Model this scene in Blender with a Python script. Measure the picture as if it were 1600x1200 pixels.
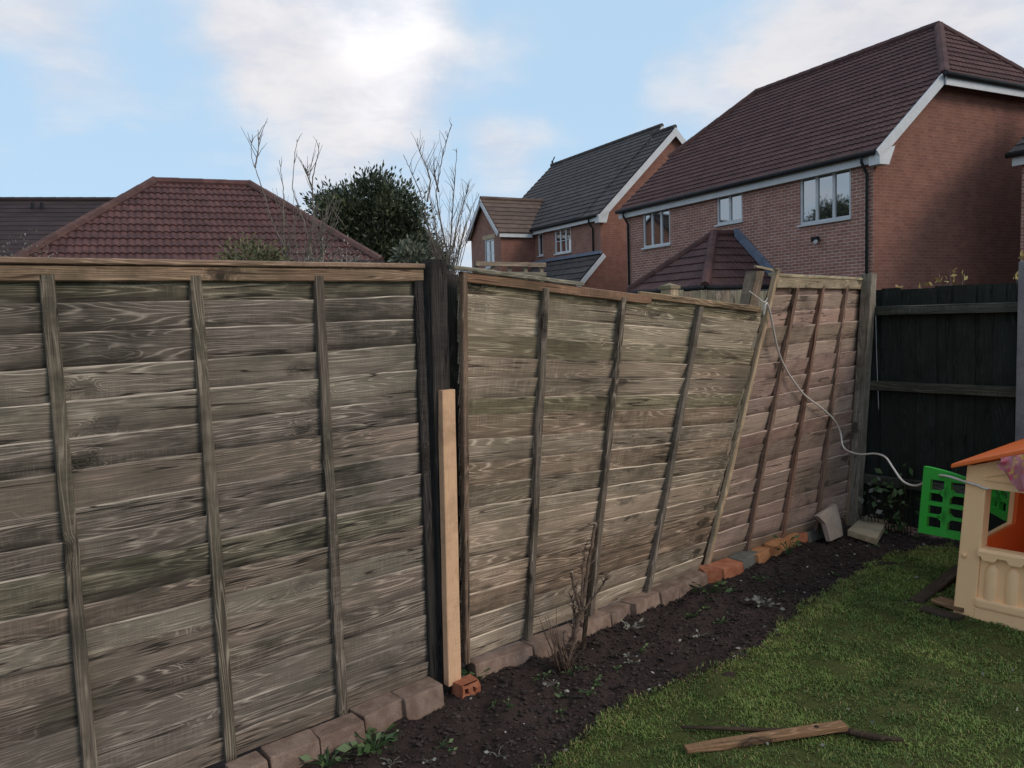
import bpy, bmesh, math, random
import numpy as np
from mathutils import Vector, Matrix, noise as mnoise

for _o in list(bpy.data.objects):
    bpy.data.objects.remove(_o, do_unlink=True)
S = bpy.context.scene
COL = S.collection
random.seed(7)
RNG = np.random.default_rng(11)

# ------------------------------------------------------------------ camera
F = 1240.0                       # focal length in photo pixels (1600 wide)
PITCH = math.atan(100 / F)
ROLL = math.radians(1.8)
EYE = 1.6
fw = Vector((0, math.cos(PITCH), -math.sin(PITCH)))
r0 = Vector((1, 0, 0))
u0 = r0.cross(fw)
rt = math.cos(ROLL) * r0 - math.sin(ROLL) * u0
up = math.sin(ROLL) * r0 + math.cos(ROLL) * u0
CP = Vector((0, 0, EYE))
cam_d = bpy.data.cameras.new('camera')
cam = bpy.data.objects.new('camera', cam_d)
COL.objects.link(cam)
cam_d.sensor_width = 36
cam_d.lens = 36 * F / 1600
cam_d.clip_start = 0.05
cam_d.clip_end = 3000
M = Matrix((rt, up, -fw)).transposed().to_4x4()
M.translation = CP
cam.matrix_world = M
S.camera = cam
S.render.resolution_x = 1024
S.render.resolution_y = 768
S.cycles.max_bounces = 5
S.cycles.diffuse_bounces = 3
S.cycles.glossy_bounces = 2
S.cycles.transmission_bounces = 2

# ------------------------------------------------------------------ light
SUN_EL, SUN_AZ = math.radians(33), math.radians(120)      # azimuth from +Y, right positive
sdir = Vector((math.sin(SUN_AZ) * math.cos(SUN_EL), math.cos(SUN_AZ) * math.cos(SUN_EL), math.sin(SUN_EL)))
S.view_settings.view_transform = 'Standard'
S.view_settings.look = 'None'
S.view_settings.gamma = 1
S.view_settings.exposure = 0.5
S.view_settings.use_curve_mapping = False
sun_d = bpy.data.lights.new('sun', 'SUN')
sun_d.energy = 1.15
sun_d.angle = math.radians(24)
sun_d.color = (1, .86, .70)
sun = bpy.data.objects.new('sun', sun_d)
COL.objects.link(sun)
sun.rotation_euler = (-sdir).to_track_quat('-Z', 'Y').to_euler()
sun.location = (0, 0, 30)

W = bpy.data.worlds.new('World')
S.world = W
W.use_nodes = True


class NT:
    """small node-tree helper"""
    def __init__(self, tree):
        self.t = tree
        tree.nodes.clear()

    def n(self, kind, ins=None, **kw):
        x = self.t.nodes.new(kind)
        for k, v in kw.items():
            setattr(x, k, v)
        if ins:
            for k, v in ins.items():
                s = x.inputs[k]
                if isinstance(v, bpy.types.NodeSocket):
                    self.t.links.new(v, s)
                else:
                    if hasattr(s.default_value, '__len__') and len(s.default_value) == 4 and len(v) == 3:
                        v = (*v, 1)
                    s.default_value = v
        return x

    def m(self, op, a, b=0.0, c=None, clamp=False):
        ins = {0: a, 1: b}
        if c is not None:
            ins[2] = c
        return self.n('ShaderNodeMath', ins, operation=op, use_clamp=clamp).outputs[0]

    def vm(self, op, a, b=(0, 0, 0)):
        x = self.n('ShaderNodeVectorMath', {0: a, 1: b}, operation=op)
        return x.outputs['Value'] if op in ('DOT_PRODUCT', 'LENGTH', 'DISTANCE') else x.outputs[0]

    def mix(self, f, a, b, blend='MIX'):
        x = self.n('ShaderNodeMix', data_type='RGBA', blend_type=blend)
        for i, v in ((0, f), (6, a), (7, b)):
            s = x.inputs[i]
            if isinstance(v, bpy.types.NodeSocket):
                self.t.links.new(v, s)
            else:
                s.default_value = v if i == 0 else (*v[:3], 1)
        return x.outputs[2]

    def ramp(self, f, lo, hi, smooth=True):
        return self.n('ShaderNodeMapRange', {0: f, 1: lo, 2: hi, 3: 0.0, 4: 1.0},
                      interpolation_type='SMOOTHSTEP' if smooth else 'LINEAR').outputs[0]

    def noise(self, vec, scale, detail=3.0, rough=.5, dist=0.0):
        return self.n('ShaderNodeTexNoise', {'Vector': vec, 'Scale': scale, 'Detail': detail, 'Roughness': rough,
                                             'Distortion': dist}).outputs[0]


w = NT(W.node_tree)
sky = w.n('ShaderNodeTexSky', sky_type='NISHITA', sun_disc=False, sun_elevation=SUN_EL,
          sun_rotation=SUN_AZ, altitude=50, air_density=1.0, dust_density=0.3, ozone_density=1.6)
dvec = w.n('ShaderNodeTexCoord').outputs['Generated']
dn = w.vm('NORMALIZE', dvec)
sep = w.n('ShaderNodeSeparateXYZ', {0: dn})
# project onto a cloud layer so that clouds flatten towards the horizon
zz = w.m('ADD', w.m('MAXIMUM', sep.outputs[2], 0.0), .16)
layer = w.n('ShaderNodeCombineXYZ', {0: w.m('DIVIDE', sep.outputs[0], zz), 1: w.m('DIVIDE', sep.outputs[1], zz), 2: 0.0}).outputs[0]
big = w.noise(w.vm('ADD', layer, (3.1, 1.7, 0)), .55, 6, .55, .25)
fine = w.noise(w.vm('ADD', layer, (0, 9, 2)), 2.6, 6, .6, .3)
cov = w.m('ADD', w.m('MULTIPLY', big, .66), w.m('MULTIPLY', fine, .36))


def pixdir(x, y):
    return (fw + rt * ((x - 800) / F) + up * ((600 - y) / F)).normalized()


warp = w.vm('ADD', dn, w.vm('MULTIPLY', w.vm('SUBTRACT', w.n('ShaderNodeTexNoise', {'Vector': dn, 'Scale': 7.0, 'Detail': 5.0}).outputs[1], (.5, .5, .5)), (.22, .22, .22)))
extra = 0.0
for (px, py, rad, amt) in ((60, 20, .11, .2), (180, 110, .06, .17), (380, 60, .09, .15), (560, 40, .12, .2), (460, 150, .10, .12), (600, 160, .07, .08),
                           (1180, 150, .08, .13), (1330, 80, .10, .15), (1480, 20, .13, .16), (800, 255, .05, .2), (700, 60, .06, .06), (1070, 170, .05, .08),
                           (230, 60, .06, -.14), (250, 230, .14, -.2), (860, 130, .13, -.2), (1010, 50, .10, -.18), (60, 190, .12, -.2), (700, 290, .08, -.1)):
    dd = w.vm('DISTANCE', w.vm('NORMALIZE', warp), tuple(pixdir(px, py)))
    extra = w.m('ADD', extra, w.m('MULTIPLY', w.ramp(dd, rad * 1.5, 0.0), amt))
cov = w.m('ADD', cov, extra)
cmask = w.m('MULTIPLY', w.ramp(cov, .34, .76), .9)
sunang = w.vm('DOT_PRODUCT', w.vm('NORMALIZE', warp), tuple(pixdir(600, 5)))
glow = w.m('POWER', w.m('MAXIMUM', sunang, 0.0), 240.0)
halo = w.m('POWER', w.m('MAXIMUM', sunang, 0.0), 14.0)
CLB = 7.2
ccol = w.mix(w.ramp(w.m('ADD', w.m('MULTIPLY', fine, .6), w.m('MULTIPLY', w.noise(w.vm('ADD', layer, (4, 1, 7)), 7.0, 5, .6, .4), .4)), .36, .62), (CLB * .86, CLB * .85, CLB * .93), (CLB * 1.06, CLB * 1.02, CLB * 1.03))
ccol = w.mix(1.0, ccol, w.n('ShaderNodeCombineColor', {0: w.m('MULTIPLY', halo, .5), 1: w.m('MULTIPLY', halo, .42), 2: w.m('MULTIPLY', halo, .3)}).outputs[0], 'ADD')
# thin haze whitens the blue
skyc = w.mix(.86, sky.outputs[0], (4.75, 6.7, 8.7))
col = w.mix(cmask, skyc, ccol)
gadd = w.m('MULTIPLY', glow, w.m('MULTIPLY', w.ramp(cov, .5, .9), 4.4))
col = w.mix(1.0, col, w.n('ShaderNodeCombineColor', {0: gadd, 1: w.m('MULTIPLY', gadd, .97), 2: w.m('MULTIPLY', gadd, .92)}).outputs[0], 'ADD')
bg = w.n('ShaderNodeBackground', {0: col, 1: .078})
w.n('ShaderNodeOutputWorld', {0: bg.outputs[0]})


# ------------------------------------------------------------------ pixel -> place helpers
def ray(x, y):
    return fw + rt * ((x - 800) / F) + up * ((600 - y) / F)


def G(x, y, z=0.0):
    v = ray(x, y)
    return CP + v * ((z - EYE) / v.z)


def onplane(x, y, p, n):
    v = ray(x, y)
    return CP + v * ((Vector(p) - CP).dot(n) / v.dot(n))


def vplane(x, y, p, dr):
    return onplane(x, y, p, Vector((dr.y, -dr.x, 0)))


def atY(x, y, Y):
    v = ray(x, y)
    return CP + v * (Y / v.y)


Z = Vector((0, 0, 1))


# ------------------------------------------------------------------ object helpers
BASE = {}


def empty(name, base, label=None, cat=None, group=None):
    o = bpy.data.objects.new(name, None)
    o.empty_display_size = .1
    COL.objects.link(o)
    o.location = base
    BASE[o.name] = Vector(base)
    tag(o, label, cat, group)
    return o


def tag(o, label=None, cat=None, group=None, kind=None):
    for k, v in (('label', label), ('category', cat), ('group', group), ('kind', kind)):
        if v:
            o[k] = v
    return o


class MB:
    def __init__(self):
        self.v, self.f, self.a = [], [], {}

    def add(self, v, f):
        n = len(self.v)
        self.v += [Vector(p) for p in v]
        self.f += [[n + i for i in q] for q in f]

    def attr(self, name, vals):
        self.a.setdefault(name, []).extend(vals)

    def beam(self, p0, p1, side, upv, s, h):
        """bar from p0 to p1, cross-section s=(s0,s1) along side, h=(h0,h1) along upv"""
        p0, p1, side, upv = Vector(p0), Vector(p1), Vector(side), Vector(upv)
        v = [p + side * a + upv * b for p in (p0, p1) for a, b in ((s[0], h[0]), (s[1], h[0]), (s[1], h[1]), (s[0], h[1]))]
        self.add(v, [(0, 1, 2, 3), (7, 6, 5, 4), (0, 4, 5, 1), (1, 5, 6, 2), (2, 6, 7, 3), (3, 7, 4, 0)])

    def prism(self, poly, ext):
        ext = Vector(ext)
        n = len(poly)
        v = [Vector(p) for p in poly] + [Vector(p) + ext for p in poly]
        self.add(v, [list(range(n)), list(range(2 * n - 1, n - 1, -1))] + [(i, i + n, (i + 1) % n + n, (i + 1) % n) for i in range(n)])

    def tube(self, pts, rad, seg=6, cap=True):
        pts = [Vector(p) for p in pts]
        if not hasattr(rad, '__len__'):
            rad = [rad] * len(pts)
        rings = []
        prev = None
        for i, p in enumerate(pts):
            t = (pts[min(i + 1, len(pts) - 1)] - pts[max(i - 1, 0)])
            t = t.normalized() if t.length > 1e-9 else Z
            if prev is None:
                a = t.orthogonal().normalized()
            else:
                a = prev - t * prev.dot(t)
                a = a.normalized() if a.length > 1e-6 else t.orthogonal().normalized()
            prev = a
            b = t.cross(a)
            rings.append([p + (a * math.cos(2 * math.pi * k / seg) + b * math.sin(2 * math.pi * k / seg)) * rad[i] for k in range(seg)])
        v = [q for r_ in rings for q in r_]
        f = []
        for i in range(len(pts) - 1):
            for k in range(seg):
                f.append((i * seg + k, i * seg + (k + 1) % seg, (i + 1) * seg + (k + 1) % seg, (i + 1) * seg + k))
        if cap:
            f.append(list(range(seg - 1, -1, -1)))
            f.append([(len(pts) - 1) * seg + k for k in range(seg)])
        self.add(v, f)

    def grid(self, rows):
        """rows: list of equal-length lists of points"""
        n = len(rows[0])
        v = [p for r_ in rows for p in r_]
        f = [(i * n + k, i * n + k + 1, (i + 1) * n + k + 1, (i + 1) * n + k) for i in range(len(rows) - 1) for k in range(n - 1)]
        self.add(v, f)

    def obj(self, name, mat, parent=None, base=None, smooth=False, bevel=0.0, seg=2, jitter=0.0):
        me = bpy.data.meshes.new(name)
        if parent is not None:
            b = BASE[parent.name]
        elif base is not None:
            b = Vector(base)
        else:
            xs = [v for v in self.v]
            b = Vector((sum(v.x for v in xs) / len(xs), sum(v.y for v in xs) / len(xs), min(v.z for v in xs)))
        me.from_pydata([tuple(v - b) for v in self.v], [], self.f)
        for k, vals in self.a.items():
            at = me.attributes.new(k, 'FLOAT_VECTOR', 'POINT')
            at.data.foreach_set('vector', np.array([tuple(x) for x in vals], dtype=np.float32).ravel())
        bm = bmesh.new()
        bm.from_mesh(me)
        if jitter:
            for v in bm.verts:
                v.co += Vector((random.uniform(-1, 1), random.uniform(-1, 1), random.uniform(-1, 1))) * jitter
        bmesh.ops.recalc_face_normals(bm, faces=bm.faces)
        if bevel:
            bmesh.ops.bevel(bm, geom=[e for e in bm.edges], offset=bevel, segments=seg, affect='EDGES', profile=.6, clamp_overlap=True)
        bm.to_mesh(me)
        bm.free()
        if smooth:
            me.polygons.foreach_set('use_smooth', [True] * len(me.polygons))
        me.materials.append(mat)
        o = bpy.data.objects.new(name, me)
        COL.objects.link(o)
        if parent is not None:
            o.parent = parent
        else:
            o.location = b
        BASE[o.name] = b
        return o


def beamobj(name, mat, parent, p0, p1, side, upv, s, h, bevel=0.0, **k):
    b = MB()
    b.beam(p0, p1, side, upv, s, h)
    return b.obj(name, mat, parent, bevel=bevel, **k)


# ------------------------------------------------------------------ materials
def newmat(name):
    m = bpy.data.materials.new(name)
    m.use_nodes = True
    return m, NT(m.node_tree)


def finish(t, color, rough=.8, bump=None, bstr=.3, bdist=.01, spec=.3, metal=0.0, **kw):
    ins = {'Base Color': color, 'Roughness': rough, 'Specular IOR Level': spec, 'Metallic': metal}
    ins.update(kw)
    if bump is not None:
        ins['Normal'] = t.n('ShaderNodeBump', {'Strength': bstr, 'Distance': bdist, 'Height': bump}).outputs[0]
    p = t.n('ShaderNodeBsdfPrincipled', ins)
    t.n('ShaderNodeOutputMaterial', {0: p.outputs[0]})


def simple(name, c1, c2, scale=6.0, rough=.8, bstr=.25, bscale=None, spec=.3, bdist=.01, stretch=(1, 1, 1), lo=.35, hi=.65):
    m, t = newmat(name)
    co = t.vm('MULTIPLY', t.n('ShaderNodeTexCoord').outputs['Object'], stretch)
    info = t.n('ShaderNodeObjectInfo').outputs['Random']
    co = t.vm('ADD', co, t.n('ShaderNodeCombineXYZ', {0: t.m('MULTIPLY', info, 17.0), 1: 0.0, 2: t.m('MULTIPLY', info, 5.0)}).outputs[0])
    n = t.noise(co, scale, 5, .6)
    f = t.noise(co, (bscale or scale * 12), 4, .6)
    c = t.mix(t.ramp(n, lo, hi), c1, c2)
    c = t.mix(t.m('MULTIPLY', t.ramp(f, .35, .7), .35), c, tuple(x * .6 for x in c1))
    c = t.mix(t.m('MULTIPLY', t.m('FRACT', t.m('MULTIPLY', info, 7.31)), .42), c, t.mix(1.0, c, (.5, .52, .54), 'MULTIPLY'))
    finish(t, c, rough, f, bstr, bdist, spec)
    return m


def woodmat(name, dark, light, hatch, green, gamt, knot=(.02, .017, .014), ringamt=.75, crk=.85):
    m, t = newmat(name)
    a = t.n('ShaderNodeAttribute', attribute_name='wp').outputs['Vector']
    we = t.n('ShaderNodeSeparateXYZ', {0: t.n('ShaderNodeAttribute', attribute_name='we').outputs['Vector']})
    n1 = t.noise(t.vm('MULTIPLY', a, (.62, 9, 1)), 1.35, 2.2, .42, .12)
    # knots bend the grain round them
    kv = t.vm('ADD', t.vm('MULTIPLY', a, (4.2, 8.5, .5)), t.vm('MULTIPLY', t.n('ShaderNodeTexNoise', {'Vector': a, 'Scale': 14.0, 'Detail': 2.0}).outputs[1], (.6, .7, 0)))
    vn = t.n('ShaderNodeTexVoronoi', {'Vector': kv, 'Scale': 1.0, 'Randomness': .85})
    gate = t.ramp(t.n('ShaderNodeSeparateXYZ', {0: vn.outputs['Color']}).outputs[0], .70, .74)
    vor = t.m('ADD', vn.outputs['Distance'], t.m('MULTIPLY', t.m('SUBTRACT', 1.0, gate), 2.0))
    krings = t.m('ADD', t.m('MULTIPLY', t.m('SINE', t.m('MULTIPLY', vor, 75.0)), .5), .5)
    knotm = t.m('MULTIPLY', t.ramp(vor, .36, .16), t.m('ADD', t.m('MULTIPLY', krings, -.35), 1.0))
    bend = t.ramp(vor, .44, .10)
    ph = t.m('ADD', t.m('MULTIPLY', n1, 150.0), t.m('MULTIPLY', bend, 20.0))
    ring = t.m('ADD', t.m('MULTIPLY', t.m('SINE', ph), .5), .5)
    ring = t.m('POWER', ring, 5.0)
    fib = t.noise(t.vm('MULTIPLY', a, (5, 150, 1)), 1.0, 2, .65)
    fib2 = t.noise(t.vm('MULTIPLY', a, (14, 420, 1)), 1.0, 1, .6)
    patch = t.noise(t.vm('MULTIPLY', a, (1.6, 9, 1.7)), 1.0, 3, .6)
    patch2 = t.noise(t.vm('MULTIPLY', a, (.9, 3.0, .9)), 1.3, 2, .65)
    ringm = t.m('MULTIPLY', ring, t.ramp(patch, .34, .6))
    val = t.m('ADD', t.m('MULTIPLY', ringm, ringamt * 1.15), t.m('MULTIPLY', t.ramp(fib, .42, .72), .3), clamp=True)
    c = t.mix(t.m('MULTIPLY', t.ramp(patch2, .3, .7), .75), dark, tuple(.66 * p + .34 * q for p, q in zip(dark, light)))
    c = t.mix(val, c, light)
    saw = t.noise(t.vm('MULTIPLY', a, (95, 5, 1)), 1.0, 3, .7)
    sawm = t.m('MULTIPLY', t.ramp(saw, .44, .6), t.ramp(t.noise(t.vm('MULTIPLY', a, (1.3, 16, 3)), 1.0, 3), .46, .62))
    c = t.mix(t.m('MULTIPLY', sawm, .38), c, hatch)
    gm = t.ramp(t.noise(t.vm('MULTIPLY', a, (1.8, 3.2, .5)), 1.0, 4, .68), .46, .66)
    c = t.mix(t.m('MULTIPLY', gm, gamt), c, green)
    c = t.mix(t.m('MULTIPLY', t.ramp(fib2, .5, .75), .4), c, tuple(x * .45 for x in dark))
    c = t.mix(t.m('MULTIPLY', knotm, .9), c, knot)
    rnd_ = t.n('ShaderNodeObjectInfo').outputs['Random']
    c = t.mix(t.m('MULTIPLY', t.ramp(rnd_, .55, 1.0, False), .55), c, t.mix(1.0, c, (1.18, .92, .80), 'MULTIPLY'))
    c = t.mix(t.m('MULTIPLY', t.ramp(rnd_, .4, 0.0, False), .5), c, t.mix(1.0, c, (.90, 1.0, .74), 'MULTIPLY'))
    mould = t.ramp(t.noise(t.vm('MULTIPLY', t.n('ShaderNodeTexCoord').outputs['Object'], (1, 1, 1.5)), 2.1, 5, .7), .46, .66)
    c = t.mix(t.m('MULTIPLY', mould, .6), c, tuple(x * .45 for x in green))
    # broken streaks darken each board towards its lower edge, where boards overlap
    streaked = t.m('MULTIPLY', t.ramp(we.outputs[0], .52, .26), t.m('MULTIPLY', t.ramp(we.outputs[0], .01, .05), t.ramp(t.noise(t.vm('MULTIPLY', a, (2.6, 14, 2)), 1.0, 3, .7), .36, .58)))
    c = t.mix(t.m('MULTIPLY', streaked, .72), c, tuple(x * .38 for x in dark))
    # tone of the single board, and its worn pale upper arris
    c = t.mix(we.outputs[1], c, tuple(x * .55 for x in dark))
    c = t.mix(we.outputs[2], c, tuple(.6 * x + .4 * y for x, y in zip(light, hatch)))
    c = t.mix(t.m('MULTIPLY', t.ramp(we.outputs[0], .95, .99), t.m('MULTIPLY', t.ramp(fib, .3, .6), t.ramp(patch2, .38, .62))), c, tuple(min(1, x * 1.25) for x in light))
    crack = t.ramp(t.m('ABSOLUTE', t.m('SUBTRACT', t.noise(t.vm('MULTIPLY', a, (.8, 20, 1.3)), 1.0, 3, .55), .5)), .016, .004)
    crack = t.m('MULTIPLY', crack, t.ramp(t.noise(t.vm('MULTIPLY', a, (2.2, 11, 4)), 1.0, 2), .44, .56))
    c = t.mix(t.m('MULTIPLY', crack, crk), c, tuple(x * .22 for x in dark))
    hgt = t.m('ADD', t.m('MULTIPLY', val, .6), t.m('ADD', t.m('MULTIPLY', sawm, .3), t.m('MULTIPLY', fib, .8)))
    finish(t, c, .88, hgt, .55, .004, .2)
    return m


def brickmat(name, c1, c2, mortar, bw=.225, rh=.075, ms=.011):
    m, t = newmat(name)
    a = t.n('ShaderNodeAttribute', attribute_name='wp').outputs['Vector']
    b = t.n('ShaderNodeTexBrick', {'Vector': a, 'Color1': c1, 'Color2': c2, 'Mortar': mortar, 'Scale': 1.0, 'Mortar Size': ms,
                                   'Mortar Smooth': .2, 'Bias': -.1, 'Brick Width': bw, 'Row Height': rh})
    n = t.noise(a, 3.0, 5, .6)
    f = t.noise(a, 60.0, 4, .6)
    c = t.mix(t.m('MULTIPLY', t.ramp(n, .3, .7), .4), b.outputs[0], tuple(x * .62 for x in c1))
    c = t.mix(t.m('MULTIPLY', t.ramp(f, .4, .7), .25), c, tuple(x * .6 for x in c2))
    h = t.m('ADD', t.m('MULTIPLY', b.outputs[1], -1.0), t.m('MULTIPLY', f, .3))
    finish(t, c, .9, h, .6, .008, .2)
    return m


def leafmat(name, c1, c2, rough=.5, spec=.35):
    m, t = newmat(name)
    a = t.n('ShaderNodeAttribute', attribute_name='wp').outputs['Vector']
    s = t.n('ShaderNodeSeparateXYZ', {0: a})
    c = t.mix(s.outputs[0], c1, c2)
    finish(t, c, rough, spec=spec, **{'Transmission Weight': 0.0})
    return m


def plastic(name, c, rough=.42, fade=.12):
    m, t = newmat(name)
    co = t.n('ShaderNodeTexCoord').outputs['Object']
    n = t.noise(co, 9.0, 5, .6)
    f = t.noise(co, 130.0, 3, .6)
    cc = t.mix(t.m('MULTIPLY', t.ramp(n, .35, .7), .5), c, tuple(x * (1 - fade) + .25 * fade for x in c))
    cc = t.mix(t.m('MULTIPLY', t.ramp(t.noise(co, 26.0, 5, .7), .58, .78), .22), cc, tuple(x * .55 for x in c))
    finish(t, cc, rough, f, .12, .002, .4)
    return m


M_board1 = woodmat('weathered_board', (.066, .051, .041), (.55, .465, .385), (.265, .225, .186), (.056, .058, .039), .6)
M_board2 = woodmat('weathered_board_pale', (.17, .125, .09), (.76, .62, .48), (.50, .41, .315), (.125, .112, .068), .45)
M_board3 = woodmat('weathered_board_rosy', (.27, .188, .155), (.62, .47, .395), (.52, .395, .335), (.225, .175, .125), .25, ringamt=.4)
M_batten = woodmat('stained_batten', (.075, .060, .048), (.40, .325, .26), (.29, .235, .185), (.08, .074, .05), .4)
M_batten3 = woodmat('brown_batten', (.14, .085, .062), (.42, .285, .22), (.34, .235, .18), (.13, .1, .07), .3)
M_rail = woodmat('reddish_rail', (.20, .125, .085), (.52, .35, .245), (.42, .29, .21), (.17, .135, .085), .4)
M_railpale = woodmat('straw_rail', (.30, .235, .155), (.66, .54, .38), (.58, .47, .33), (.27, .22, .13), .35)
M_blackpost = woodmat('black_stained_post', (.022, .021, .021), (.085, .08, .075), (.07, .066, .062), (.03, .033, .028), .3)
M_greypost = woodmat('grey_post', (.15, .13, .105), (.4, .345, .275), (.36, .31, .25), (.14, .13, .09), .3)
M_newwood = woodmat('fresh_sawn_timber', (.64, .39, .235), (.74, .48, .30), (.70, .45, .28), (.65, .41, .25), .2, knot=(.30, .16, .08), ringamt=.35, crk=.08)
M_darkfence = woodmat('dark_green_stain', (.014, .017, .015), (.036, .041, .036), (.032, .036, .032), (.018, .022, .016), .4)
M_darkrail = woodmat('dark_rail_worn', (.032, .037, .031), (.14, .138, .11), (.14, .135, .11), (.06, .062, .042), .4)
M_splint = woodmat('brown_splinter', (.16, .095, .05), (.34, .22, .13), (.3, .2, .12), (.15, .1, .06), .2)
M_darkstick = woodmat('dark_wet_wood', (.035, .024, .017), (.11, .08, .055), (.09, .07, .05), (.04, .035, .025), .2)
M_brickA = brickmat('red_brick_pale_joint', (.29, .13, .10), (.40, .185, .14), (.52, .43, .38))
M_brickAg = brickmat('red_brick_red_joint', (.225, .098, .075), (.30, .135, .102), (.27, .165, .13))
M_brickB = brickmat('red_brick_far', (.27, .13, .098), (.35, .175, .13), (.31, .23, .19))
M_paver = simple('worn_block_paver', (.20, .13, .098), (.32, .225, .175), 14, .92, .5, 190)
M_paverg = simple('grey_block', (.15, .148, .13), (.21, .205, .18), 14, .92, .5, 190)
M_obrick = simple('orange_brick', (.38, .12, .06), (.5, .2, .105), 16, .9, .5, 200)
M_abrick = simple('amber_brick', (.46, .19, .08), (.54, .28, .13), 16, .9, .5, 200)
M_slab = simple('buff_stone_slab', (.46, .36, .23), (.62, .5, .34), 9, .9, .4, 120)
M_slabp = simple('pinkish_stone_slab', (.42, .33, .27), (.52, .42, .35), 9, .9, .35, 120)
M_white = simple('white_upvc', (.62, .64, .66), (.7, .71, .73), 3, .45, .05, 40)
M_black = simple('black_gutter', (.014, .014, .016), (.024, .024, .027), 5, .75, .05, 60)
M_lead = simple('lead_flashing', (.13, .16, .22), (.2, .24, .32), 5, .5, .15, 40)
M_tileA = simple('brown_roof_tile', (.078, .039, .037), (.125, .062, .056), 2.5, .85, .35, 30)
M_tileB = simple('dark_flat_tile', (.06, .054, .054), (.11, .088, .08), 2.5, .85, .35, 30)
M_tileBw = simple('brown_flat_tile', (.115, .078, .064), (.165, .112, .09), 2.5, .85, .35, 30)
M_tileD = simple('red_brown_pantile', (.085, .039, .037), (.14, .063, .057), 3.5, .8, .35, 40)
M_tileDh = simple('faded_ridge_tile', (.09, .047, .042), (.14, .074, .064), 5, .85, .35, 40)
M_slate = simple('dark_slate_roof', (.036, .024, .025), (.055, .036, .036), 1.2, .85, .4, 18, stretch=(1, 1, 4))
M_cream = plastic('cream_plastic', (.95, .60, .32))
M_orange = plastic('orange_plastic', (.80, .16, .03))
M_green = plastic('green_plastic', (.03, .38, .04))
M_cable = plastic('white_cable', (.62, .58, .53))
M_string = plastic('grey_string', (.33, .33, .33), .8)
M_curtain = simple('dim_room', (.02, .022, .026), (.04, .042, .046), 2, .9)
M_bark = simple('grey_bark', (.17, .14, .115), (.27, .225, .19), 20, .9, .4, 160)
M_rose = simple('dead_rose_wood', (.11, .07, .053), (.22, .15, .11), 30, .85, .5, 220)
M_cut = simple('cut_wood_end', (.4, .33, .25), (.5, .42, .32), 60, .9)
M_leaf_ev = leafmat('evergreen_leaf', (.026, .038, .022), (.095, .115, .058), .42, .5)
M_leaf_pale = leafmat('olive_shrub_leaf', (.08, .085, .04), (.16, .155, .07), .6)
M_leaf_grey = leafmat('grey_green_leaf', (.09, .105, .075), (.16, .17, .12), .6)
M_leaf_weed = leafmat('weed_leaf', (.035, .07, .022), (.11, .15, .06), .5)
M_leaf_yel = leafmat('autumn_leaf', (.3, .17, .06), (.42, .33, .12), .6)
M_leaf_lit = leafmat('pale_leaf', (.13, .125, .1), (.28, .27, .23), .6)
M_concrete = simple('concrete', (.3, .29, .27), (.38, .36, .34), 8, .9, .3, 120)
M_conc_dim = simple('galvanised_grey', (.17, .16, .17), (.23, .22, .22), 8, .7, .2, 90)

mg, t = newmat('window_glass')
finish(t, (.012, .017, .02), .03, spec=.5, **{'IOR': 4.2})
M_glass = mg

mc, t = newmat('pink_print_cloth')
co = t.n('ShaderNodeTexCoord').outputs['Object']
v = t.n('ShaderNodeTexVoronoi', {'Vector': co, 'Scale': 26.0})
c = t.mix(t.ramp(v.outputs['Distance'], .25, .6), (.5, .08, .12), (.48, .2, .22))
c = t.mix(t.ramp(t.noise(co, 30, 3), .56, .66), c, (.62, .38, .1))
finish(t, c, .8, t.noise(co, 300, 2), .2, .002)
M_cloth = mc

# ground-type materials (object space = world metres here)
m, t = newmat('lawn_soil')
co = t.n('ShaderNodeTexCoord').outputs['Object']
n = t.noise(co, 2.4, 5, .65)
f = t.noise(co, 45, 5, .7)
c = t.mix(t.ramp(n, .36, .66), (.05, .062, .017), (.085, .086, .028))
c = t.mix(t.ramp(f, .52, .72), c, (.052, .036, .02))
finish(t, c, .95, f, .7, .02, .1)
M_lawn = m
m, t = newmat('garden_soil')
co = t.n('ShaderNodeTexCoord').outputs['Object']
n = t.noise(co, 3.0, 6, .65)
f = t.noise(co, 38, 6, .7)
g = t.noise(co, 190, 4, .7)
c = t.mix(t.ramp(n, .35, .65), (.040, .027, .024), (.066, .045, .038))
c = t.mix(t.m('MULTIPLY', t.ramp(f, .5, .75), .7), c, (.085, .06, .05))
c = t.mix(t.ramp(g, .66, .74), c, (.13, .11, .1))
finish(t, c, .95, t.m('ADD', f, t.m('MULTIPLY', g, .5)), .8, .03, .15)
M_soil = m
M_field = simple('rough_ground', (.05, .06, .025), (.09, .08, .045), .8, .95, .4, 30)
m, t = newmat('grass_blade')
a = t.n('ShaderNodeAttribute', attribute_name='wp').outputs['Vector']
s = t.n('ShaderNodeSeparateXYZ', {0: a})
c = t.mix(s.outputs[0], (.052, .090, .020), (.165, .225, .052))
c = t.mix(s.outputs[1], c, (.27, .205, .085))
finish(t, c, .6, spec=.25)
M_grass = m

# ================================================================== THE SETTING
# fence geometry: bays run along FD; GC points from the fence into the garden
FA, FB = G(690, 1070), G(1325, 820)
FD = (FB - FA).normalized()
GC = Vector((FD.y, -FD.x, 0))


def fpt(s, off=0.0, z=0.0):
    return FA + FD * s + GC * off + Z * z


def fs_of(p):
    q = p - FA
    return q.dot(FD), q.dot(GC)


# whole-ground sheet
b = MB()
R_ = 600
n_ = 24
b.grid([[Vector((-R_ + 2 * R_ * i / n_, -R_ + 2 * R_ * j / n_, -.06)) for i in range(n_ + 1)] for j in range(n_ + 1)])
tag(b.obj('ground', M_field, base=(0, 0, -.06)), kind='structure')

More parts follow.
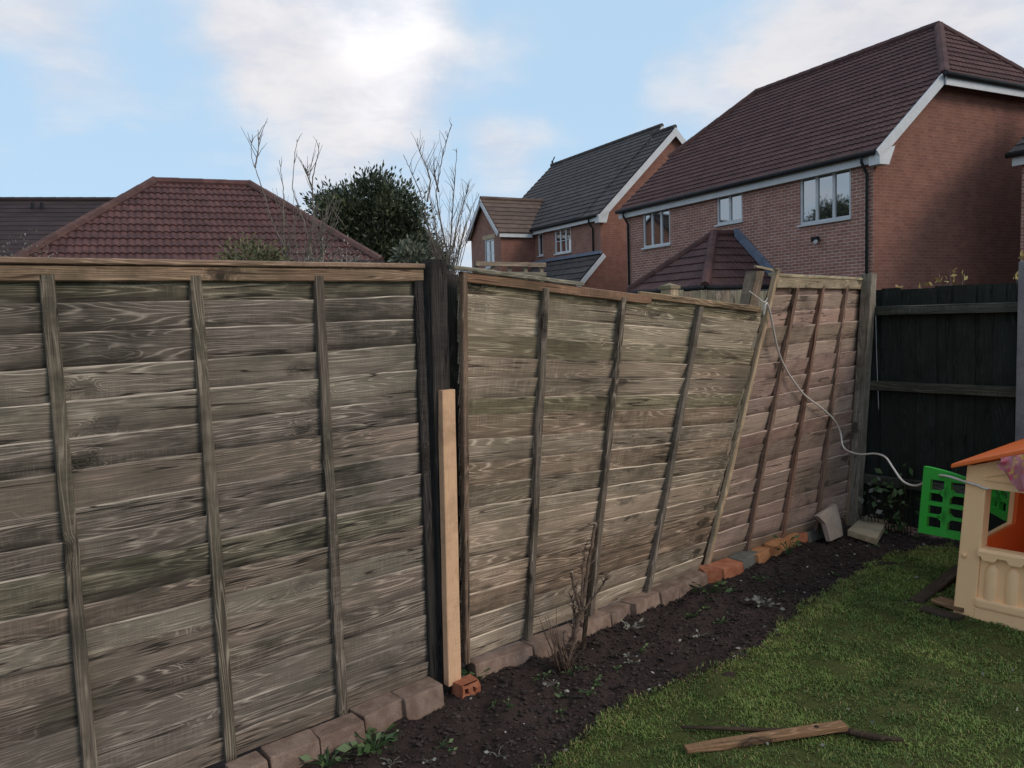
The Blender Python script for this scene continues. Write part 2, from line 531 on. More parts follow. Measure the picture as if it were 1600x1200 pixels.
# soil bed edge, traced on the ground
edge_px = [(700, 1330), (790, 1255), (858, 1200), (905, 1158), (962, 1112), (1030, 1078), (1100, 1052), (1160, 1022), (1205, 994), (1245, 962), (1290, 928), (1335, 898), (1385, 872), (1432, 858), (1500, 850), (1700, 845)]
edge = sorted([fs_of(G(*p)) for p in edge_px])
es = np.array([e[0] for e in edge])
eo = np.array([e[1] for e in edge])


def bed_w(s):
    return float(np.interp(s, es, eo)) + .035 * mnoise.noise(Vector((s * 5.5, 3.3, 0))) + .02 * mnoise.noise(Vector((s * 17, 7, 0)))


def lawn_z(p):
    return .02 * mnoise.noise(Vector((p.x * 1.3, p.y * 1.3, 0))) + .008 * mnoise.noise(Vector((p.x * 6, p.y * 6, 4)))


def soil_z(p):
    v = .03 * mnoise.noise(Vector((p.x * 2.6, p.y * 2.6, 9))) + .028 * mnoise.noise(Vector((p.x * 9, p.y * 9, 2)))
    v += .012 * mnoise.noise(Vector((p.x * 24, p.y * 24, 5))) + .006 * mnoise.noise(Vector((p.x * 55, p.y * 55, 1)))
    return v - .012


b = MB()
rows = []
for i in range(361):
    s = -3.0 + i * (8.6 / 360)
    wd = bed_w(s) + .12
    rows.append([(lambda p: p + Z * soil_z(p))(fpt(s, -.25 + (wd + .25) * k / 70)) for k in range(71)])
b.grid(rows)
tag(b.obj('soil_bed', M_soil, base=(0, 0, 0), smooth=True), kind='structure')

b = MB()
rows = []
for i in range(181):
    s = -4.5 + i * (10.5 / 180)
    w0 = bed_w(s)
    r_ = []
    for k in range(61):
        q = k / 60
        p = fpt(s, w0 + 6.5 * q ** 1.6)
        zz_ = lawn_z(p) + .012 - (.05 if k == 0 else 0)
        r_.append(p + Z * zz_)
    rows.append(r_)
b.grid(rows)
tag(b.obj('lawn', M_lawn, base=(0, 0, 0), smooth=True), kind='structure')


# ------------------------------------------------------------------ roof / wall builders
def roof_courses(parent, mat, O, ex, ey, nrm, length, gauge, left, right, name='tile_course', roll=0.0, amp=0.0, th=.03, tile=None):
    """courses of tiles on a plane: O + ex*x + ey*t ; left(t), right(t) limits"""
    nc = int(round(length / gauge))
    g = length / nc
    for j in range(nc):
        t0, t1 = j * g, min((j + 1) * g + .04, length)
        l0, l1, r0_, r1 = left(t0), left(t1), right(t0), right(t1)
        lo, hi = min(l0, l1), max(r0_, r1)
        if hi - lo < .05:
            continue
        if tile:
            cells = []
            x = math.floor(lo / tile) * tile
            while x < hi:
                cells.append((x, x + tile))
                x += tile
        else:
            cells = [(lo, hi)]
        for (x0, x1) in cells:
            if tile:
                a0, a1 = max(x0, max(l0, l1) - .1), min(x1, min(r0_, r1) + .1)
                if a1 - a0 < .03:
                    continue
            nx = max(2, int((x1 - x0) / (roll / 6.0)) if roll else 2)
            low, lowf, upr = [], [], []
            jz = random.uniform(0, .006) if tile else 0
            for k in range(nx + 1):
                x = x0 + (x1 - x0) * k / nx
                pr = amp * abs(math.sin(math.pi * x / roll)) ** 1.3 if roll else 0
                if not roll and not tile:
                    pr = 0.0
                xa = min(max(x, l0), r0_)
                xb = min(max(x, l1), r1)
                base0 = O + ex * xa + ey * t0
                low.append(base0 + nrm * (th + pr + jz))
                lowf.append(base0 + nrm * (pr * .9 - .004))
                upr.append(O + ex * xb + ey * t1 + nrm * (pr + .002 + jz * .5))
            b = MB()
            b.grid([lowf, low, upr])
            b.obj(name, mat, parent)


def wall(parent, name, mat, O, ex, width, z0, z1, nrm, holes=(), depth=.09, top=None):
    """vertical wall O+ex*x, z ; holes (x0,x1,za,zb); top(x): gable profile instead of z1"""
    b = MB()
    xs = sorted(set([0, width] + [h[0] for h in holes] + [h[1] for h in holes]))
    zs = sorted(set([z0, z1] + [h[2] for h in holes] + [h[3] for h in holes]))

    def quad(pts, uv):
        b.add(pts, [(0, 1, 2, 3)] if len(pts) == 4 else [tuple(range(len(pts)))])
        b.attr('wp', uv)
    for i in range(len(xs) - 1):
        for k in range(len(zs) - 1):
            xm, zm = (xs[i] + xs[i + 1]) / 2, (zs[k] + zs[k + 1]) / 2
            if any(h[0] < xm < h[1] and h[2] < zm < h[3] for h in holes):
                continue
            c4 = [(xs[i], zs[k]), (xs[i + 1], zs[k]), (xs[i + 1], zs[k + 1]), (xs[i], zs[k + 1])]
            quad([O + ex * x + Z * z for x, z in c4], [(x, z, 0) for x, z in c4])
    for (x0, x1, za, zb) in holes:
        for (pa, pb) in (((x0, za), (x1, za)), ((x1, za), (x1, zb)), ((x1, zb), (x0, zb)), ((x0, zb), (x0, za))):
            pts = [O + ex * pa[0] + Z * pa[1], O + ex * pb[0] + Z * pb[1], O + ex * pb[0] + Z * pb[1] - nrm * depth, O + ex * pa[0] + Z * pa[1] - nrm * depth]
            quad(pts, [(pa[0], pa[1], 0), (pb[0], pb[1], 0), (pb[0] + depth, pb[1], 0), (pa[0] + depth, pa[1], 0)])
    if top:
        quad([O + ex * x + Z * z for x, z in top], [(x, z, 0) for x, z in top])
    return b.obj(name, mat, parent)


def window(parent, O, ex, nrm, x0, x1, z0, z1, lights=3, bars=0, sill=True, fw_=.06, glaz=0):
    """frame recessed in the wall, panes and sill as sub-parts"""
    b = MB()
    rec = -nrm * .05
    P = lambda x, z: O + ex * x + Z * z + rec
    ws = (-.03, .03)
    b.beam(P(x0, z0 + fw_ / 2), P(x1, z0 + fw_ / 2), nrm, Z, ws, (-fw_ / 2, fw_ / 2))
    b.beam(P(x0, z1 - fw_ / 2), P(x1, z1 - fw_ / 2), nrm, Z, ws, (-fw_ / 2, fw_ / 2))
    xs = [x0 + fw_ / 2] + [x0 + (x1 - x0) * k / lights for k in range(1, lights)] + [x1 - fw_ / 2]
    for k, x in enumerate(xs):
        hw = fw_ / 2 if k in (0, lights) else fw_ * .62
        b.beam(P(x, z0 + fw_), P(x, z1 - fw_), ex, nrm, (-hw, hw), (-.028, .028))
    fr = b.obj('window', M_white, parent)
    for k in range(lights):
        a0, a1 = xs[k] + fw_ * .5, xs[k + 1] - fw_ * .5
        p = MB()
        p.beam(P((a0 + a1) / 2, z0 + fw_ * .9), P((a0 + a1) / 2, z1 - fw_ * .9), ex, nrm, (-(a1 - a0) / 2 - .01, (a1 - a0) / 2 + .01), (-.012, -.002))
        p.obj('pane', M_glass, fr)
        if bars:
            g_ = MB()
            for q in range(1, bars + 1):
                zb = z0 + (z1 - z0) * q / (bars + 1)
                g_.beam(P(a0, zb), P(a1, zb), nrm, Z, (-.004, .016), (-.014, .014))
            g_.obj('glazing_bar', M_white, fr)
    if sill:
        s_ = MB()
        s_.beam(P(x0 - .04, z0 - .02), P(x1 + .04, z0 - .02), nrm, Z, (.0, .11), (-.03, .015))
        s_.obj('sill', M_white, fr)
    return fr


# ================================================================== BACKGROUND HOUSES
def house_frame(c, e):
    uu = (e - c).normalized()
    ww = Vector((uu.y, -uu.x, 0))
    return uu, ww, (lambda a, k, z: Vector((c.x, c.y, 0)) + uu * a + ww * k + Z * z)


def pipe(parent, mat, pts, r=.035, name='downpipe'):
    b = MB()
    b.tube(pts, r, 8)
    return b.obj(name, mat, parent, smooth=True)


def capline(parent, mat, pts, r, name='ridge_tiles', lift=.0):
    """half-round ridge tiles laid end to end"""
    for i in range(len(pts) - 1):
        p, q = Vector(pts[i]), Vector(pts[i + 1])
        n = max(1, int((q - p).length / .45))
        for k in range(n):
            b = MB()
            b.tube([p.lerp(q, k / n), p.lerp(q, (k + 1.04) / n)], [r, r * 1.07], 8)
            b.obj(name, mat, parent, smooth=False)


# ---- house A : large brick house with a half-hipped roof (right)
cA, eA = G(1365, 241, 5.0), G(978, 331, 5.0)
uA, wA, PA = house_frame(cA, eA)
LA = (eA - cA).length
HA = empty('brick_house', PA(LA / 2, 4.2, 0), 'large red brick house with half-hipped brown roof and three white windows', 'house')
hol = [(7.15, 8.5, 3.74, 4.86), (4.08, 5.08, 4.06, 4.86), (.6, 2.1, 3.7, 4.88)]
wf = wall(HA, 'wall', M_brickA, PA(0, 0, 0), uA, LA, 0, 5.0, -wA, hol)
for (x0, x1, z0, z1), li in zip(hol, (3, 2, 3)):
    window(HA, PA(0, 0, 0), uA, -wA, x0, x1, z0, z1, li)
zr, kr, ke, zeA, zh = 8.8, 4.25, -.18, 5.03, 6.85
sl = (zr - zeA) / (kr - ke)
kh = ke + (zh - zeA) / sl
aR, aL, rR, rL = -.3, LA + .2, 1.45, 7.84
wall(HA, 'wall', M_brickAg, PA(0, 0, 0), wA, 2 * kr, 0, 5.0, -uA, (), top=[(0, 5.0), (2 * kr, 5.0), (2 * kr - kh, zh), (kh, zh)])
wall(HA, 'wall', M_brickA, PA(LA, 0, 0), wA, 2 * kr, 0, 5.0, uA, (), top=[(0, 5.0), (2 * kr, 5.0), (2 * kr - kh, zh), (kh, zh)])
wall(HA, 'wall', M_brickA, PA(0, 2 * kr, 0), uA, LA, 0, 5.0, wA)
roofA = MB()
lift = -.02
k2 = 2 * kr - ke
pts = dict(e0=PA(aR, ke, zeA + lift), e1=PA(aL, ke, zeA + lift), h0=PA(aR, kh, zh + lift), h1=PA(aL, kh, zh + lift), r0=PA(rR, kr, zr + lift), r1=PA(rL, kr, zr + lift),
           b0=PA(aR, k2, zeA + lift), b1=PA(aL, k2, zeA + lift), i0=PA(aR, 2 * kr - kh, zh + lift), i1=PA(aL, 2 * kr - kh, zh + lift))
roofA.add([pts[k] for k in ('e0', 'e1', 'h1', 'r1', 'r0', 'h0')], [range(6)])
roofA.add([pts[k] for k in ('b0', 'b1', 'i1', 'r1', 'r0', 'i0')], [range(6)])
roofA.add([pts[k] for k in ('h0', 'r0', 'i0')], [range(3)])
roofA.add([pts[k] for k in ('h1', 'r1', 'i1')], [range(3)])
rfA = roofA.obj('roof', M_tileA, HA)
eyA = (wA * (kr - ke) + Z * (zr - zeA))
lenA = eyA.length
eyA.normalize()
nA = uA.cross(eyA)
if nA.z < 0:
    nA = -nA
th_ = (zh - zeA) / (zr - zeA) * lenA
roof_courses(rfA, M_tileA, PA(aR, ke, zeA), uA, eyA, nA, lenA, .245,
             lambda t: 0 if t < th_ else (rR - aR) * (t - th_) / (lenA - th_),
             lambda t: (aL - aR) if t < th_ else (aL - aR) + (rL - aL) * (t - th_) / (lenA - th_), roll=.165, amp=.02, th=.034)
# half hip at the right end, courses facing the garden
eyH = PA(rR, kr, zr) - PA(aR, kr, zh)
lenH = eyH.length
eyH.normalize()
nH = wA.cross(eyH)
if nH.z < 0:
    nH = -nH
wid = 2 * (kr - kh)
roof_courses(rfA, M_tileA, PA(aR, kh, zh), wA, eyH, nH, lenH, .245, lambda t: wid / 2 * t / lenH, lambda t: wid - wid / 2 * t / lenH, roll=.165, amp=.02, th=.035)
capline(rfA, M_tileA, [PA(rR, kr, zr + .02), PA(rL, kr, zr + .02)], .12, 'ridge_tile')
capline(rfA, M_tileA, [PA(aR, kh, zh + .0), PA(rR, kr, zr + .0)], .11, 'hip_tile')
capline(rfA, M_tileA, [PA(aR, 2 * kr - kh, zh + .0), PA(rR, kr, zr + .0)], .11, 'hip_tile')
capline(rfA, M_tileA, [PA(aL, kh, zh + .02), PA(rL, kr, zr + .02)], .12, 'hip_tile')
beamobj('fascia', M_white, HA, PA(aR + .05, ke + .03, zeA - .14), PA(aL, ke + .03, zeA - .14), wA, Z, (0, .03), (-.11, .11))
beamobj('soffit', M_white, HA, PA(0, ke + .06, zeA - .23), PA(LA, ke + .06, zeA - .23), wA, Z, (0, .2), (-.01, .01))
dv = (PA(aR, kh, zh) - PA(aR, ke, zeA)).normalized()
beamobj('bargeboard', M_white, HA, PA(aR + .03, ke - .02, zeA - .1), PA(aR + .03, kh, zh - .08), -uA, uA.cross(dv), (0, .03), (-.11, .11))
bx = MB()
bx.prism([PA(aR + .0, ke, zeA - .02), PA(aR + .0, ke, zeA - .3), PA(aR + .0, .12, zeA - .3), PA(aR + .0, .32, zeA + .12)], uA * .28)
bx.obj('eaves_box', M_white, HA)
beamobj('fascia', M_white, HA, PA(aR - .02, kh, zh - .14), PA(aR - .02, 2 * kr - kh, zh - .14), -uA, Z, (0, .03), (-.1, .1))
gt = MB()
gt.tube([PA(aR + .1, ke - .06, zeA - .03), PA(aL, ke - .06, zeA - .03)], .06, 8)
gt.obj('gutter', M_black, HA, smooth=True)
gt = MB()
gt.tube([PA(aR - .1, kh - .1, zh - .02), PA(aR - .1, 2 * kr - kh, zh - .02)], .06, 8)
gt.obj('gutter', M_black, HA, smooth=True)
for a_ in (.12, 9.22):
    pipe(HA, M_black, [PA(a_, ke - .06, zeA - .06), PA(a_, ke - .06, zeA - .2), PA(a_, -.06, zeA - .45), PA(a_, -.06, 0)])
fl = MB()
fl.beam(PA(1.44, 0, 3.3), PA(1.62, 0, 3.3), -wA, Z, (.06, .16), (-.05, .06))
fl.tube([PA(1.53, 0, 3.34), PA(1.53, -.1, 3.34)], .03, 8)
fl.obj('floodlight', M_black, HA)
fl = MB()
fl.tube([PA(1.47, -.14, 3.24), PA(1.45, -.2, 3.22)], .045, 10)
fl.obj('floodlight', M_white, HA)

# ---- hipped extension roof standing out from house A's facade
PX = empty('hipped_extension', PA(4.3, -1.2, 0), 'low hipped brown tiled extension in front of the large brick house', 'building')
a0x, a1x, kx, zx, zax = 2.75, 5.95, -2.45, 2.26, 3.70
am = (a0x + a1x) / 2
kap = -.75
wall(PX, 'wall', M_brickA, PA(a0x + .2, -2.2, 0), wA, 2.15, 0, 2.2, -uA)
wall(PX, 'wall', M_brickA, PA(a0x + .2, -2.2, 0), uA, a1x - a0x - .4, 0, 2.2, -wA)
wall(PX, 'wall', M_brickA, PA(a1x - .2, -2.2, 0), wA, 2.15, 0, 2.2, uA)
rx = MB()
l2 = -.015
rx.add([PA(a0x, kx, zx + l2), PA(a0x, -.02, zx + l2), PA(am, -.02, zax + l2), PA(am, kap, zax + l2)], [range(4)])
rx.add([PA(a1x, kx, zx + l2), PA(a1x, -.02, zx + l2), PA(am, -.02, zax + l2), PA(am, kap, zax + l2)], [range(4)])
rx.add([PA(a0x, kx, zx + l2), PA(a1x, kx, zx + l2), PA(am, kap, zax + l2)], [range(3)])
rfX = rx.obj('roof', M_tileA, PX)
ey1 = PA(am, 0, zax) - PA(a0x, 0, zx)
L1 = ey1.length
ey1.normalize()
n1 = wA.cross(ey1)
n1 = n1 if n1.z > 0 else -n1
roof_courses(rfX, M_tileA, PA(a0x, kx, zx), wA, ey1, n1, L1, .3, lambda t: (kap - kx) * t / L1, lambda t: -.03 - kx, roll=.165, amp=.016, th=.035)
ey2 = PA(am, kap, zax) - PA(am, kx, zx)
L2 = ey2.length
ey2.normalize()
n2 = uA.cross(ey2)
n2 = n2 if n2.z > 0 else -n2
wx = a1x - a0x
roof_courses(rfX, M_tileA, PA(a0x, kx, zx), uA, ey2, n2, L2, .3, lambda t: wx / 2 * t / L2, lambda t: wx - wx / 2 * t / L2, roll=.165, amp=.016, th=.035)
capline(rfX, M_tileA, [PA(a0x, kx, zx + .03), PA(am, kap, zax + .02)], .11, 'hip_tile')
capline(rfX, M_tileA, [PA(a1x, kx, zx + .03), PA(am, kap, zax + .02)], .11, 'hip_tile')
capline(rfX, M_tileA, [PA(am, kap, zax + .02), PA(am, -.02, zax + .02)], .11, 'ridge_tile')
beamobj('flashing', M_lead, PX, PA(a0x, -.03, zx + .02), PA(am, -.03, zax + .02), n1, wA, (.02, .2), (-.11, .01))
beamobj('fascia', M_white, PX, PA(a0x + .06, kx + .05, zx - .12), PA(a0x + .06, -.02, zx - .12), uA, Z, (0, .03), (-.07, .05))
gt = MB()
gt.tube([PA(a0x - .05, kx, zx - .03), PA(a0x - .05, 0, zx - .03)], .055, 8)
gt.tube([PA(a0x, kx - .05, zx - .03), PA(a1x, kx - .05, zx - .03)], .055, 8)
gt.obj('gutter', M_black, PX, smooth=True)

# ---- house B : brick house with dark tiled roof and projecting gabled wing
cB, eB = G(938, 335, 5.6), G(835, 359, 5.6)
uB, wB, PB = house_frame(cB, eB)
HB = empty('brick_house', PB(5, 4, 0), 'brick house with dark flat-tiled roof and small projecting gabled wing', 'house')
krB = 3.95
hB = [(2.18, 3.48, 4.36, 5.4), (4.5, 4.92, 4.4, 5.4)]
wall(HB, 'wall', M_brickB, PB(0, 0, 0), uB, 5.3, 0, 5.6, -wB, hB)
window(HB, PB(0, 0, 0), uB, -wB, *hB[0], lights=3, bars=1, fw_=.07)
window(HB, PB(0, 0, 0), uB, -wB, *hB[1], lights=1, fw_=.07)
wall(HB, 'wall', M_brickAg, PB(0, 0, 0), wB, 2 * krB, 0, 5.6, -uB, (), top=[(0, 5.6), (2 * 3.62, 5.6), (3.62, 9.05)])
wall(HB, 'wall', M_brickB, PB(10.0, 0, 0), wB, 2 * krB, 0, 5.6, uB, (), top=[(0, 5.6), (2 * krB, 5.6), (krB, 9.4)])
wall(HB, 'wall', M_brickB, PB(5.3, 0, 0), uB, 4.7, 0, 5.6, -wB)
wall(HB, 'wall', M_brickAg, PB(1.1, krB - 1, 0), wB, 2.0, 8.0, 8.35, -uB, (), top=[(0, 8.35), (2.0, 8.35), (1.0, 9.36)])


def gable_roof(parent, Pf, a0, a1, k0, km, z0, zr, mat, gauge=.3, ridge=True, th=.035):
    r_ = MB()
    l_ = -.02
    r_.add([Pf(a0, k0, z0 + l_), Pf(a1, k0, z0 + l_), Pf(a1, km, zr + l_), Pf(a0, km, zr + l_)], [range(4)])
    r_.add([Pf(a0, 2 * km - k0, z0 + l_), Pf(a1, 2 * km - k0, z0 + l_), Pf(a1, km, zr + l_), Pf(a0, km, zr + l_)], [range(4)])
    ro = r_.obj('roof', mat, parent)
    ey = Pf(0, km, zr) - Pf(0, k0, z0)
    L_ = ey.length
    ey.normalize()
    ex = (Pf(1, 0, 0) - Pf(0, 0, 0)).normalized()
    n = ex.cross(ey)
    n = n if n.z > 0 else -n
    roof_courses(ro, mat, Pf(a0, k0, z0), ex, ey, n, L_, gauge, lambda t: 0, lambda t: a1 - a0, th=th)
    if ridge:
        capline(ro, mat, [Pf(a0, km, zr + .02), Pf(a1, km, zr + .02)], .1, 'ridge_tile')
    return ro, ey, n


kB1 = 3.62
rB1, eyB, nB = gable_roof(HB, PB, -.2, 1.25, -.2, kB1, 5.59, 9.19, M_tileB)
rB2, eyB2, nB2 = gable_roof(HB, PB, 1.05, 10.1, -.2, krB, 5.62, 9.55, M_tileB)
for (aa, z_, zz_, nm, krx) in ((-.2, 5.59, 9.19, 0, kB1), (1.05, 5.62, 9.55, 1, krB)):
    ev = (PB(0, krx, zz_) - PB(0, -.2, z_)).normalized()
    nn = uB.cross(ev)
    nn = nn if nn.z > 0 else -nn
    st = PB(aa, -.2, z_) if nm == 0 else PB(aa, -.2, z_).lerp(PB(aa, krx, zz_), .8)
    beamobj('bargeboard', M_white, HB, st, PB(aa, krx, zz_), -uB, nn, (0, .04), (-.26, -.02))
    ev2 = (PB(0, krx, zz_) - PB(0, 2 * krx + .2, z_)).normalized()
    nn2 = uB.cross(ev2)
    nn2 = nn2 if nn2.z > 0 else -nn2
    beamobj('bargeboard', M_white, HB, PB(aa, krx, zz_), PB(aa, krx, zz_).lerp(PB(aa, 2 * krx + .2, z_), 1.0 if nm == 0 else .3), -uB, nn2, (.002, .042), (-.26, -.02))
bx = MB()
bx.prism([PB(-.24, -.24, 5.56), PB(-.24, -.24, 5.26), PB(-.24, .12, 5.26), PB(-.24, .3, 5.8)], uB * .28)
bx.obj('eaves_box', M_white, HB)
beamobj('fascia', M_white, HB, PB(.05, -.2, 5.45), PB(5.2, -.2, 5.45), wB, Z, (0, .03), (-.1, .1))
gt = MB()
gt.tube([PB(-.1, -.27, 5.54), PB(5.2, -.27, 5.54)], .06, 8)
gt.obj('gutter', M_black, HB, smooth=True)
pipe(HB, M_black, [PB(.45, -.26, 5.5), PB(.45, -.26, 5.35), PB(.45, -.07, 5.1), PB(.45, -.07, 4.1)])
finial = MB()
finial.tube([PB(10.05, krB, 9.6), PB(10.05, krB, 9.8)], .05, 6)
finial.tube([PB(10.05, krB, 9.75), PB(9.8, krB, 9.95)], .03, 6)
finial.obj('ridge_finial', M_black, HB)
# projecting wing
kw = -1.7
aw0, aw1, awm = 5.22, 8.3, 6.76
wall(HB, 'wall', M_brickAg, PB(aw0, kw, 0), wB, 1.75, 0, 5.4, -uB)
hW = [(.7, 1.68, 4.0, 5.25)]
wall(HB, 'wall', M_brickB, PB(aw0, kw, 0), uB, aw1 - aw0, 0, 5.4, -wB, hW, top=[(0, 5.4), (aw1 - aw0, 5.4), (awm - aw0, 7.0)])
window(HB, PB(aw0, kw, 0), uB, -wB, *hW[0], lights=2, bars=1, fw_=.07)
beamobj('lintel', M_slab, HB, PB(aw0 + .55, kw, 5.36), PB(aw0 + 1.8, kw, 5.36), -wB, Z, (.003, .02), (-.09, .1))


def PW(a, k, z):      # frame of the wing: a runs into the house, k across
    return PB(aw0 + k, kw + a, z)


def wing_slope(k0, k1, near):
    z0, z1 = 5.42, 7.12
    r_ = MB()
    end = 4.0
    r_.add([PW(-.2, k0, z0 - .02), PW(end, k0, z0 - .02), PW(end, k1, z1 - .02), PW(-.2, k1, z1 - .02)], [range(4)])
    ro = r_.obj('roof', M_tileBw, HB)
    ey = PW(0, k1, z1) - PW(0, k0, z0)
    L_ = ey.length
    ey.normalize()
    n = wB.cross(ey)
    n = n if n.z > 0 else -n
    if near:
        roof_courses(ro, M_tileBw, PW(-.2, k0, z0), wB, ey, n, L_, .3, lambda t: 0, lambda t: 1.65 + 1.75 * t / L_, th=.035)
    beamobj('bargeboard', M_white, HB, PW(-.2, k0, z0), PW(-.2, k1, z1), -wB, n, (0, .04), (-.2, -.02))
    return ro


wing_slope(-.2, awm - aw0, True)
rw_ = wing_slope(2 * (awm - aw0) + .2, awm - aw0, False)
capline(rw_, M_tileBw, [PW(-.2, awm - aw0, 7.14), PW(3.4, awm - aw0, 7.14)], .1, 'ridge_tile')
beamobj('fascia', M_white, HB, PW(-.15, -.17, 5.32), PW(1.5, -.17, 5.32), uB, Z, (0, .03), (-.09, .08))
# lean-to
lt = MB()
lt.add([PB(-.05, 0, 4.08), PB(5.2, 0, 4.08), PB(5.2, -2.0, 2.1), PB(-.05, -2.0, 2.1)], [range(4)])
rlt = lt.obj('roof', M_tileB, HB)
ey = (PB(0, 0, 4.1) - PB(0, -2.0, 2.12))
Llt = ey.length
ey.normalize()
nlt = uB.cross(ey)
nlt = nlt if nlt.z > 0 else -nlt
roof_courses(rlt, M_tileB, PB(-.1, -2.0, 2.12), uB, ey, nlt, Llt, .34, lambda t: 0, lambda t: 5.25, th=.04)
beamobj('flashing', M_lead, HB, PB(-.1, -.02, 4.12), PB(5.2, -.02, 4.12), -wB, Z, (0, .12), (-.04, .08))
beamobj('bargeboard', M_white, HB, PB(-.1, -2.0, 2.12), PB(-.1, 0, 4.1), -uB, nlt, (.0, .04), (-.2, -.02))
wl = MB()
poly = [(0, 0), (-1.9, 0), (-1.9, 2.15), (0, 4.0)]
wl.add([PB(0, k, z) for k, z in poly], [range(4)])
wl.attr('wp', [(k, z, 0) for k, z in poly])
wl.obj('wall', M_brickAg, HB)

# ---- house C : only an eaves corner shows at the right edge
cC = G(1597, 250, 4.75)
HC = empty('brick_house', (cC.x + 2, cC.y + 3, 0), 'brick house corner with dark eaves at the right edge of the photo', 'house')
PC = lambda a, k, z: Vector((cC.x, cC.y, 0)) + uA * a + wA * k + Z * z
wall(HC, 'wall', M_brickA, PC(-6, 0, 0), uA, 6.0, 0, 4.75, -wA)
wall(HC, 'wall', M_brickA, PC(0, 0, 0), wA, 6.0, 0, 4.75, uA, (), top=[(0, 4.75), (6, 4.75), (3, 7.0)])
wall(HC, 'wall', M_brickAg, PC(-6, 0, 0), wA, 6.0, 0, 4.75, -uA, (), top=[(0, 4.75), (6, 4.75), (3, 7.0)])
PCs = lambda a, k, z: PC(-6 + a, k, z)
gable_roof(HC, PCs, -.2, 6.15, -.25, 3.0, 4.9, 7.2, M_tileB)
beamobj('fascia', M_white, HC, PC(.1, -.2, 4.72), PC(-6.1, -.2, 4.72), wA, Z, (0, .03), (-.1, .1))
gt = MB()
gt.tube([PC(.18, -.28, 4.86), PC(-6.1, -.28, 4.86)], .065, 8)
gt.obj('gutter', M_black, HC, smooth=True)

# ---- building D : low hipped garage with pantiles (left)
q0, q1 = G(22, 411, 2.85), G(592, 411, 2.85)
exD = Vector((.925, .38, 0)).normalized()
eyDh = Vector((-exD.y, exD.x, 0))
LD = (q1 - q0).dot(exD)
PD = lambda x, y, z: Vector((q0.x, q0.y, 0)) + exD * x + eyDh * y + Z * z
HD = empty('hipped_garage', PD(LD / 2, 2.8, 0), 'low hipped garage with red-brown pantile roof above the left fence', 'garage')
hd, zeD, zrD = 2.75, 2.85, 4.76
hx = 2.25
for (o_, e_, w_, nn) in ((PD(.25, .25, 0), exD, LD - .5, -eyDh), (PD(.25, .25, 0), eyDh, 2 * hd - .5, -exD), (PD(LD - .25, .25, 0), eyDh, 2 * hd - .5, exD), (PD(.25, 2 * hd - .25, 0), exD, LD - .5, eyDh)):
    wall(HD, 'wall', M_brickB, o_, e_, w_, 0, 2.75, nn)
rd = MB()
e4 = [PD(0, 0, zeD - .02), PD(LD, 0, zeD - .02), PD(LD, 2 * hd, zeD - .02), PD(0, 2 * hd, zeD - .02)]
r2 = [PD(hx, hd, zrD - .02), PD(LD - hx, hd, zrD - .02)]
rd.add([e4[0], e4[1], r2[1], r2[0]], [range(4)])
rd.add([e4[2], e4[3], r2[0], r2[1]], [range(4)])
rd.add([e4[0], e4[3], r2[0]], [range(3)])
rd.add([e4[1], e4[2], r2[1]], [range(3)])
rfD = rd.obj('roof', M_tileD, HD)
eyD = PD(0, hd, zrD) - PD(0, 0, zeD)
lD = eyD.length
eyD.normalize()
nD = exD.cross(eyD)
nD = nD if nD.z > 0 else -nD
roof_courses(rfD, M_tileD, PD(0, 0, zeD), exD, eyD, nD, lD, .27, lambda t: hx * t / lD, lambda t: LD - hx * t / lD, name='tile', roll=.125, amp=.027, th=.034, tile=.25)
capline(rfD, M_tileDh, [PD(0, 0, zeD + .03), PD(hx, hd, zrD + .03)], .1, 'hip_tile')
capline(rfD, M_tileDh, [PD(LD, 0, zeD + .03), PD(LD - hx, hd, zrD + .03)], .1, 'hip_tile')
capline(rfD, M_tileD, [PD(hx, hd, zrD + .02), PD(LD - hx, hd, zrD + .02)], .1, 'ridge_tile')
gt = MB()
gt.tube([PD(-.05, -.07, zeD - .03), PD(LD + .05, -.07, zeD - .03)], .06, 8)
gt.obj('gutter', M_black, HD, smooth=True)

# ---- building E : long dark roof at the far left
g0, g1 = G(-260, 313, 6.6), G(420, 313, 6.6)
exE = (g1 - g0).normalized()
eE = Vector((-exE.y, exE.x, 0))
LE = (g1 - g0).length
PE = lambda x, y, z: Vector((g0.x, g0.y, 0)) + exE * x + eE * y + Z * z
HE = empty('dark_roofed_house', PE(LE / 2, 0, 0), 'long house with plain dark brown roof at the far left', 'house')
wall(HE, 'wall', M_brickB, PE(0, -4, 0), exE, LE, 0, 3.4, -eE)
wall(HE, 'wall', M_brickB, PE(0, 4, 0), exE, LE, 0, 3.4, eE)
wall(HE, 'wall', M_brickB, PE(0, -4, 0), eE, 8, 0, 3.4, -exE, (), top=[(0, 3.4), (8, 3.4), (4, 6.5)])
wall(HE, 'wall', M_brickB, PE(LE, -4, 0), eE, 8, 0, 3.4, exE, (), top=[(0, 3.4), (8, 3.4), (4, 6.5)])
gable_roof(HE, PE, -.2, LE + .2, -4.3, 0, 3.25, 6.6, M_slate, th=.018)
for xx in (6.6, 6.9):
    bq = MB()
    bq.tube([PE(xx, -.5, 6.1), PE(xx, -.5, 6.45)], .06, 8)
    bq.obj('roof_vent', M_black, HE)


# ================================================================== FENCES
SEED = [0]


